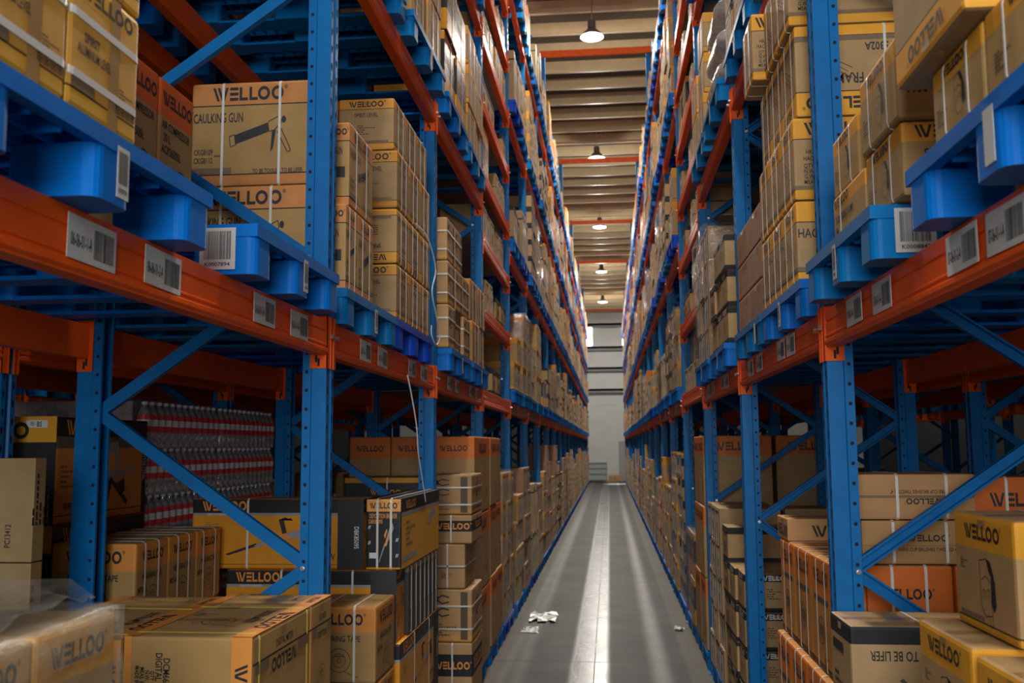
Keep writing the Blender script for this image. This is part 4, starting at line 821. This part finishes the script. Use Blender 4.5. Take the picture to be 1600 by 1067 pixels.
for n, (side, i, lev, slot, xf, y, z0, col, tw) in enumerate(PALS):
    if n < 250: pallet(side, i, lev, slot, xf, y, z0, col, None, i < 4, tw, [('small', 0.02, 'K%07d' % (7000 + n))] if i < 3 else ())
    else:
        sg = -side
        for x, yy in [(a, b_) for a in FOOTX[:1] for b_ in FOOTY]: far_p.box(*sorted((xf + sg * (x - .1), xf + sg * (x + .1))), y + yy - .07, y + yy + .07, z0, z0 + .104)
        far_p.box(*sorted((xf, xf - sg * 1.2)), y - .5, y + .5, z0 + .104, z0 + .15)
if far_p.v: tag(far_p.build('distant_pallets', PBLUE), 'blue plastic pallets in the farthest bays of both racks', 'pallets', None, 'stuff')
# choose the cartons that are objects
def score(b):
    cx, cy, cz = (b['x0'] + b['x1']) / 2, (b['y0'] + b['y1']) / 2, (b['z0'] + b['z1']) / 2
    d2 = cx * cx + cy * cy + (cz - 1.93) ** 2
    s = (b['z1'] - b['z0']) * (b['y1'] - b['y0'] + .3) / d2 * 10
    if b['where'] and b['where'][6] > 0: s *= .5
    if not b['where'] or b['where'][1] < 0: s *= 1
    if cy < 4.7 and cz > 4.3: s *= .01
    return s + b['pri'] * 10
BOXES.sort(key=score, reverse=True)
NOBJ = 288
for n, b_ in enumerate(BOXES[:NOBJ]):
    d = b_['y0']; o = carton(b_, 0 if d < 5.2 else 1)
    wds = b_['words']
    if not wds:
        side, i, lev, slot, l, c, r = b_['where']
        lv = lev_name(lev) if lev < 4 else 'shelf-%s' % ORD[lev - 4]
        wds = '%s, %s rack %s %s, %s layer, %s stack%s' % (KIND[b_['k']]['words'], SIDE[side], ORD[i + 1] + '-bay', lv, ORD[l], ORD[c + slot * 4], ' behind' if r else '')
    tag(o, wds, 'carton', 'cartons')
def heap(bs, name, label):
    mb = MB(); mats_ = []; idx = {}; uvs = []
    for b_ in bs:
        K = KIND[b_['k']]
        for m in (K['side'], K['top']):
            if m.name not in idx: idx[m.name] = len(mats_); mats_.append(m)
        a, t = idx[K['side'].name], idx[K['top'].name]; k = len(mb.f)
        mb.box(b_['x0'], b_['x1'], b_['y0'], b_['y1'], b_['z0'], b_['z1'], a)
        mb.m[k + 4] = t; mb.m[k + 5] = t
        for f in mb.f[k:k + 6]: uvs += [(.5, .002 if mb.v[v][2] < (b_['z0'] + b_['z1']) / 2 else .998) for v in f]
        si = b_['side']; xf = (b_['x1'] + .003) if si < 0 else (b_['x0'] - .003)
        if K['strap']:
            for u in (.3, .72):
                y = b_['y0'] + u * (b_['y1'] - b_['y0'])
                if 'w' not in idx: idx['w'] = len(mats_); mats_.append(STRAPW)
                mb.box(*sorted((xf, xf + si * .002)), y - .006, y + .006, b_['z0'], b_['z1'], idx['w']); uvs += [(0, 0)] * 24
        # a dark logo bar and picture patch on the aisle face
        if 'k' not in idx: idx['k'] = len(mats_); mats_.append(INKB)
        yw = b_['y1'] - b_['y0']; hh = b_['z1'] - b_['z0']
        mb.box(*sorted((xf - si * .0005, xf + si * .0015)), b_['y0'] + .22 * yw, b_['y0'] + .75 * yw, b_['z0'] + .84 * hh, b_['z0'] + .92 * hh, idx['k']); uvs += [(0, 0)] * 24
        mb.box(*sorted((xf - si * .0005, xf + si * .0015)), b_['y0'] + .36 * yw, b_['y0'] + .62 * yw, b_['z0'] + .28 * hh, b_['z0'] + .55 * hh, idx['k']); uvs += [(0, 0)] * 24
    me = mb.mesh(name, mats_); ul = me.uv_layers.new(name='UVMap'); ul.data.foreach_set('uv', [c for p in uvs for c in p])
    return tag(obj(name, me), label, 'cartons', None, 'stuff')
heap(BOXES[NOBJ:], 'distant_cartons', 'cardboard cartons stacked in the far bays of both racks')
print('BOXES', len(BOXES), 'PALS', len(PALS))

# ------------------------------------------------------------------ back racks and their goods, seen through the openings
BX = {-1: XL - 2 * DEPTH - .33, 1: XR + 2 * DEPTH + .32}       # outer faces of the racks standing back to back with ours
back = []
def fill(side, xin, y, z0, h, k, dp=1.0, gap=True):
    nl = max(1, int(h / .42))
    for c in range(2):
        for l in range(nl):
            if l == nl - 1 and rng.random() < .3: continue
            back.append(dict(k=k, x0=min(xin, xin + side * dp), x1=max(xin, xin + side * dp), y0=y - .49 + c * .49, y1=y - .01 + c * .49, z0=z0 + l * .42, z1=z0 + l * .42 + .417, side=side))
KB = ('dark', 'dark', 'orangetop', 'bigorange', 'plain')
for side in (-1, 1):
    sd = SIDE[side]; rev = -side
    for row, xr, facing in ((0, BX[side], rev), (1, BX[side] + side * 1.95, side)):
        bw = ('rack behind ours', 'rack beyond the next aisle')[row] + ' on the ' + sd
        for i in range(0, 8):
            t = empty('upright_frame', (xr, yc(i), 0), RZ[facing])
            obj('upright', UP, t); obj('upright', UP, t, (-DEPTH, 0, 0), PI)
            for me in BR[:3] + BR[7:10]: obj('brace', me, t)
            tag(t, 'blue upright frame, %s, %s along' % (bw, ORD[i]), 'rack frame', 'frames of the back racks', 'thing')
        inner = xr + side * (-DEPTH if row == 0 else 0)        # face toward our aisle
        for i in range(-1 if row == 0 else 0, 8):
            for l in range(2 if i < 4 and row == 0 else 1):
                for fr in ((True, False) if row == 0 else (True,)):
                    if fr and l: continue
                    beam(facing, i, xr if fr else xr + side * -DEPTH, TOPS[l], 'orange beam, %s, %s bay, %s face, %s level' % (bw, ORD[i + 1], 'outer' if fr else 'inner', ORD[l]), False, 'beams of the back racks', front=fr)
            for slot in (0, 1):
                y = yc(i) + BAY / 2 + (-.57, .57)[slot]; xin = inner - side * .09
                for l in range(2 if i < 4 and row == 0 else 1):
                    pallet(-side, i, 0, slot, inner + side * (1.09 if row == 0 else 0) + side * (.02 if row == 0 else -.09) , y, TOPS[l] + .001, rng.choice((0, 1)), 'blue pallet, %s, %s bay, %s, %s level' % (bw, ORD[i + 1], ('nearer', 'farther')[slot], ORD[l]), False) if row == 0 else pallet(side, i, 0, slot, xin, y, TOPS[l] + .001, rng.choice((0, 1)), 'blue pallet, %s, %s bay, %s' % (bw, ORD[i + 1], ('nearer', 'farther')[slot]), False)
                fill(side, xin, y, TOPS[0] + PT + .002, rng.uniform(.9, 1.5), rng.choice(KB))
                if row == 0 and 3 >= i: fill(side, xin, y, TOPS[1] + PT + .002, 1.3, rng.choice(KB))
                if side < 0 and row == 0 and i in (-1, 0, 1): continue
                fill(side, xin, y, FP, rng.uniform(.9, 1.6), rng.choice(KB))
heap(back, 'back_rack_cartons', 'dim cardboard cartons stacked on the racks behind ours')

# mitre-saw cartons and bottle packs at the back left
xs = -2.40
for l, (a, bq) in enumerate(((.60, 1.10), (1.11, 1.60), (1.604, 2.075))):
    b_ = dict(k='saw', x0=xs - .62, x1=xs, y0=4.03, y1=4.86, z0=a, z1=bq, face='a', side=-1, flip=False, tw=0, strap=True)
    tag(carton(b_, 0), 'black and orange mitre-saw carton behind the first frame, %s' % ('lowest', 'middle one', 'top one')[l], 'carton', 'cartons')
for l, (a, bq) in enumerate(((.5, 1.0), (1.004, 1.53), (1.534, 1.90))):
    b_ = dict(k='chisel', x0=-2.66, x1=-2.04, y0=3.30, y1=3.37, z0=a, z1=bq, face='c', side=-1, flip=False, tw=0, strap=True)
    tag(carton(b_, 0), 'tan chisel carton at the left picture edge, %s' % ('low one', 'middle one', 'top one')[l], 'carton', 'cartons')
fpb = pallet(-1, -1, -1, 1, -2.02 + .0, 3.30, .26, 0, 'blue pallet under the chisel cartons, far back left', False) if False else None
bm_ = MB(); prof = [(.0, .0), (.036, .0), (.038, .02), (.036, .05), (.038, .09), (.037, .10), (.037, .17), (.038, .18), (.036, .215), (.014, .265), (.013, .275), (.016, .277), (.016, .296), (.0, .297)]
prof = [(r * 1.04, z * .83) for r, z in prof]
mm = [1, 1, 1, 1, 1, 2, 2, 2, 1, 1, 1, 3, 3]
k0 = len(bm_.f)
for q in range(len(prof) - 1): bm_.lathe(prof[q:q + 2], 8, {1: 0, 2: 1, 3: 2}[mm[q]])
def bottle_mat():
    m = film_mat('clear_bottle_plastic', .6, (.75, .78, .8), .08, .2, 30, (1, 1, 1)); return m
BOTM = bm_.mesh('water_bottle', [bottle_mat(), mat('bottle_label_red', (.85, .05, .06), .35), mat('bottle_cap_white', (.85, .85, .87), .4)], True)
lb = MB(); lb.lathe([(.0402, .115), (.0402, .15)], 8, 0); LBL = lb.mesh('white_band', mat('bottle_label_white', (.9, .9, .87), .4), True)
nb = 0
for pl in range(2):
    for lay in range(6):
        for c in range(12):
            y = 4.93 + pl * 1.0 + c * .0815; z = .70 + lay * .247
            o = obj('water_bottle', BOTM, None, (xs - .05, y, z)); obj('white_band', LBL, o)
            tag(o, 'clear water bottle with red and white label in the film-wrapped stack', 'bottle', 'bottles in the film-wrapped stack'); nb += 1
blk = MB()
for ya, yb in ((4.9, 6.15), (6.31, 6.93)): blk.box(xs - .95, xs - .10, ya, yb, .70, 2.185)
tag(blk.build('bottle_packs', mat('dim_bottle_packs', (.30, .24, .25), .25, noise=.4, nscale=25, bump=.5, bscale=30)), 'packed rows of bottles behind the front bottle row', 'bottles', None, 'stuff')
bs = MB(); bs.box(xs - .095, xs - .005, 4.9, 6.95, .002, .695); tag(bs.build('bottle_case', KIND['dark']['top']), 'low cardboard base under the film-wrapped bottles', 'carton')
def film(name, x0, x1, y0, y1, z0, z1, label, m=FILM, amp=.012, seg=14, top=True):
    bm = bmesh.new(); bmesh.ops.create_cube(bm, size=1)
    for v in bm.verts: v.co = Vector(((x0 + x1) / 2 + v.co.x * (x1 - x0), (y0 + y1) / 2 + v.co.y * (y1 - y0), (z0 + z1) / 2 + v.co.z * (z1 - z0)))
    bmesh.ops.delete(bm, geom=[f for f in bm.faces if f.normal.z < -.9 or (not top and f.normal.z > .9)], context='FACES')
    bmesh.ops.subdivide_edges(bm, edges=list(bm.edges), cuts=seg, use_grid_fill=True); bm.normal_update()
    rg = random.Random(hnum(label) % 1000)
    ph = [rg.uniform(0, 6) for _ in range(6)]
    for v in bm.verts:
        c = v.co; d = amp * (.6 + .4 * math.sin(c.z * 31 + ph[0] + c.y * 9) + .5 * math.sin(c.y * 23 + c.x * 17 + ph[1] + c.z * 6)); v.co = c + v.normal * max(.003, d)
    for f in bm.faces: f.smooth = True
    me = bpy.data.meshes.new(name); bm.to_mesh(me); bm.free(); me.materials.append(m)
    return tag(obj(name, me), label, 'plastic wrap', 'plastic wraps')
film('stretch_wrap', xs - .097, xs + .005, 4.89, 6.97, .70, 2.205, 'clear stretch wrap round the stacked water bottles', film_mat('thin_clear_wrap', .08, (.5, .5, .5), .06, 1.0, 12, (1, 1, 2), .85))
film('stretch_wrap', -1.62, -1.076, 1.46, 2.095, .3, 1.585, 'clear stretch wrap over the amber cartons, lower left', FILM2, .008)
# gathered film lying over the top of that load
q = MB(); pts = []
nx, ny = 16, 10
for iy in range(ny + 1):
    for ix in range(nx + 1):
        u, v = ix / nx, iy / ny; x = -1.12 - .95 * u; y = 2.06 - .55 * v
        z = 1.594 + .075 * max(0, math.sin(u * 5 + .4)) * (1 - v) ** .5 * (.5 + .5 * math.sin(u * 23 + v * 5)) + .05 * math.exp(-((u - .22) / .06) ** 2) * (1 - v) + .01 * math.sin(v * 40 + u * 9)
        q.v.append((x, y, z))
for iy in range(ny):
    for ix in range(nx): a = iy * (nx + 1) + ix; q.f.append((a, a + 1, a + nx + 2, a + nx + 1)); q.m.append(0)
tag(q.build('film_gather', FILM2, None, True), 'bunched clear film lying on the amber cartons, lower left', 'plastic wrap', 'plastic wraps')
for n, (side, i, lev, slot) in enumerate(((1, 1, 0, 1), (1, 2, -1, 1), (1, 3, 0, 0), (-1, 3, 0, 1), (1, 4, 0, 1), (1, 4, 1, 0), (1, 5, 1, 1), (1, 6, 1, 0), (1, 7, 0, 1), (-1, 4, 1, 1), (1, 8, 1, 0), (1, 6, 2, 1), (1, 9, 1, 1), (-1, 6, 0, 0), (-1, 2, -1, 1), (1, 10, 2, 0), (1, 8, 2, 1), (1, 10, 0, 0), (1, 12, 1, 1))):
    a = LB[(side, i, lev, slot)]; e_ = .014
    film('stretch_wrap', a[0] - e_, a[1] + e_, a[2] - e_, a[3] + e_, a[4] + .004, a[5] + e_, 'shiny stretch wrap, %s rack %s, %s, %s load' % (SIDE[side], bay_words(i), lev_name(lev), ('nearer', 'farther')[slot]), FILM, .016, 10)
for l in range(3):
    q = MB(); W2, D2, H2 = .40, .36, .21; n1, n2 = 12, 20; x_, y_, z_ = XR + .30, 6.83, TOPS[1] + PT + .115 + l * .222
    for a in range(n1 + 1):
        t = -PI / 2 + PI * a / n1
        for b2 in range(n2):
            p_ = 2 * PI * b2 / n2; sg = lambda v, e_: math.copysign(abs(v) ** e_, v)
            wob = 1 + .04 * math.sin(p_ * 5 + l) * math.cos(t * 3)
            q.v.append((x_ + D2 * wob * sg(math.cos(t), .35) * sg(math.cos(p_), .4), y_ + W2 * wob * sg(math.cos(t), .35) * sg(math.sin(p_), .4), z_ + H2 / 2 * sg(math.sin(t), .7)))
    for a in range(n1):
        for b2 in range(n2): c2 = (b2 + 1) % n2; q.f.append((a * n2 + b2, a * n2 + c2, (a + 1) * n2 + c2, (a + 1) * n2 + b2)); q.m.append(0)
    tag(q.build('film_bag', BAGM, None, True), 'white plastic-wrapped bundle on the right second shelf, %s' % ('lowest of three', 'middle of three', 'top of three')[l], 'plastic bundle', 'white plastic bundles')

# ------------------------------------------------------------------ lamps, loose straps, floor scraps, far end
LENS = mat('lamp_lens', (1, 1, 1), .3, emit=(.95, .97, 1), estr=18); ALU = mat('lamp_aluminium', (.55, .55, .55), .35, .8); DRV = mat('lamp_driver_grey', (.10, .11, .12), .5)
for n, y in enumerate(LAMP_Y):
    z = LAMP_Z[y]; t = empty('high_bay_lamp', (-.21, y, z))
    q = MB(); q.lathe([(.09, .16), (.11, .13), (.17, .07), (.235, .0), (.24, .0), (.175, .08), (.115, .14), (.09, .17)], 28); q.build('reflector', ALU, t, True)
    q = MB(); q.lathe([(.0, .012), (.15, .012), (.225, .005), (.225, -.0), (.15, -.012), (0, -.02)], 28); q.build('lens', LENS, t, True)
    q = MB(); q.lathe([(.0, .34), (.07, .34), (.08, .32), (.08, .19), (.095, .17), (.0, .17)], 20)
    for k in range(10): a = k * PI / 5; q.bar((.075 * math.cos(a), .075 * math.sin(a), .2), (.075 * math.cos(a), .075 * math.sin(a), .31), [(-.02, -.004), (.02, -.004), (.02, .004), (-.02, .004)], (math.cos(a), math.sin(a), 0))
    q.build('driver_housing', DRV, t)
    q = MB(); q.tube([(0, 0, .34), (0, 0, roof_z(y) - z)], .012, 8); q.build('hanging_rod', ALU, t)
    tag(t, 'white high-bay lamp hanging over the aisle, %s from the camera' % ORD[n], 'lamp', 'aisle ceiling lamps')
def strap_curve(name, pts, label, r=.004):
    out = []; n = len(pts); V = [Vector(p) for p in pts]
    for i in range(n - 1):
        p0, p1, p2, p3 = V[max(0, i - 1)], V[i], V[i + 1], V[min(n - 1, i + 2)]
        for k in range(6):
            t = k / 6; out.append(.5 * ((2 * p1) + (p2 - p0) * t + (2 * p0 - 5 * p1 + 4 * p2 - p3) * t * t + (3 * p1 - p0 - 3 * p2 + p3) * t ** 3))
    q = MB(); q.tube(out + [V[-1]], r, 6); return tag(q.build(name, STRAPW, None, True), label, 'strap', 'loose white straps')
strap_curve('loose_strap', [(-1.07, 5.30, 3.19), (-1.03, 5.45, 3.14), (-1.02, 5.66, 3.0), (-1.03, 5.60, 2.85), (-1.03, 5.72, 2.74), (-1.035, 5.9, 2.62), (-1.04, 5.80, 2.55), (-1.05, 5.7, 2.60), (-1.055, 5.72, 2.66)], 'loose white strap hanging beside the spirit-level cartons')
strap_curve('loose_strap', [(-1.06, 5.05, 2.31), (-1.05, 5.10, 2.22), (-1.04, 5.2, 2.05), (-1.045, 5.28, 1.9), (-1.05, 5.42, 1.76), (-1.06, 5.58, 1.62)], 'white cord hanging below the first beam onto the breaker cartons')
SCR = mat('white_plastic_scrap', (.6, .6, .57), .3)
for n, (x, y, a, lab) in enumerate(((-.78, 11.2, .6, 'crumpled white film scrap on the floor by the left pallets'), (-.86, 10.5, .35, 'flat paper scrap on the floor by the left pallets'), (.70, 10.6, .16, 'small pale scrap on the floor by the right pallets'))):
    q = MB(); rg = random.Random(n); m_ = 7
    for iy in range(m_):
        for ix in range(m_): q.v.append((x + (ix / 6 - .5) * a * .5 + rg.uniform(-.02, .02), y + (iy / 6 - .5) * a + rg.uniform(-.02, .02), .004 + rg.uniform(0, .03 if n != 1 else .005)))
    for iy in range(m_ - 1):
        for ix in range(m_ - 1):
            if rg.random() < .85: c = iy * m_ + ix; q.f.append((c, c + 1, c + m_ + 1, c + m_)); q.m.append(0)
    tag(q.build('plastic_scrap', SCR), lab, 'litter', 'floor scraps')
GCR = mat('grey_green_steel', (.22, .27, .25), .5)
t = empty('mesh_cage', (-.72, 53.4, 0))
q = MB()
for x in (-.55, .55):
    for y in (-.4, .4): q.box(x - .03, x + .03, y - .03, y + .03, 0, 1.05)
for z in (.12, .45, .75, 1.02):
    q.box(-.55, .55, -.42, -.38, z - .02, z + .02); q.box(-.55, .55, .38, .42, z - .02, z + .02)
q.build('cage_frame', GCR, t)
q = MB(); q.box(-.52, .52, -.39, -.37, .12, 1.0); q.box(-.52, .52, .37, .39, .12, 1.0); q.box(-.54, -.52, -.38, .38, .12, 1.0); q.box(.52, .54, -.38, .38, .12, 1.0); q.box(-.52, .52, -.38, .38, .08, .12); q.build('side_panel', mat('pale_green_panel', (.33, .38, .36), .5), t)
tag(t, 'grey-green steel cage against the far wall', 'cage')
b_ = dict(k='plain', x0=-.08, x1=.72, y0=53.0, y1=53.6, z0=.001, z1=.36, face='c', side=-1, flip=False, tw=0, strap=False)
tag(carton(b_, 1), 'low brown carton on the floor against the far wall', 'carton', 'cartons')
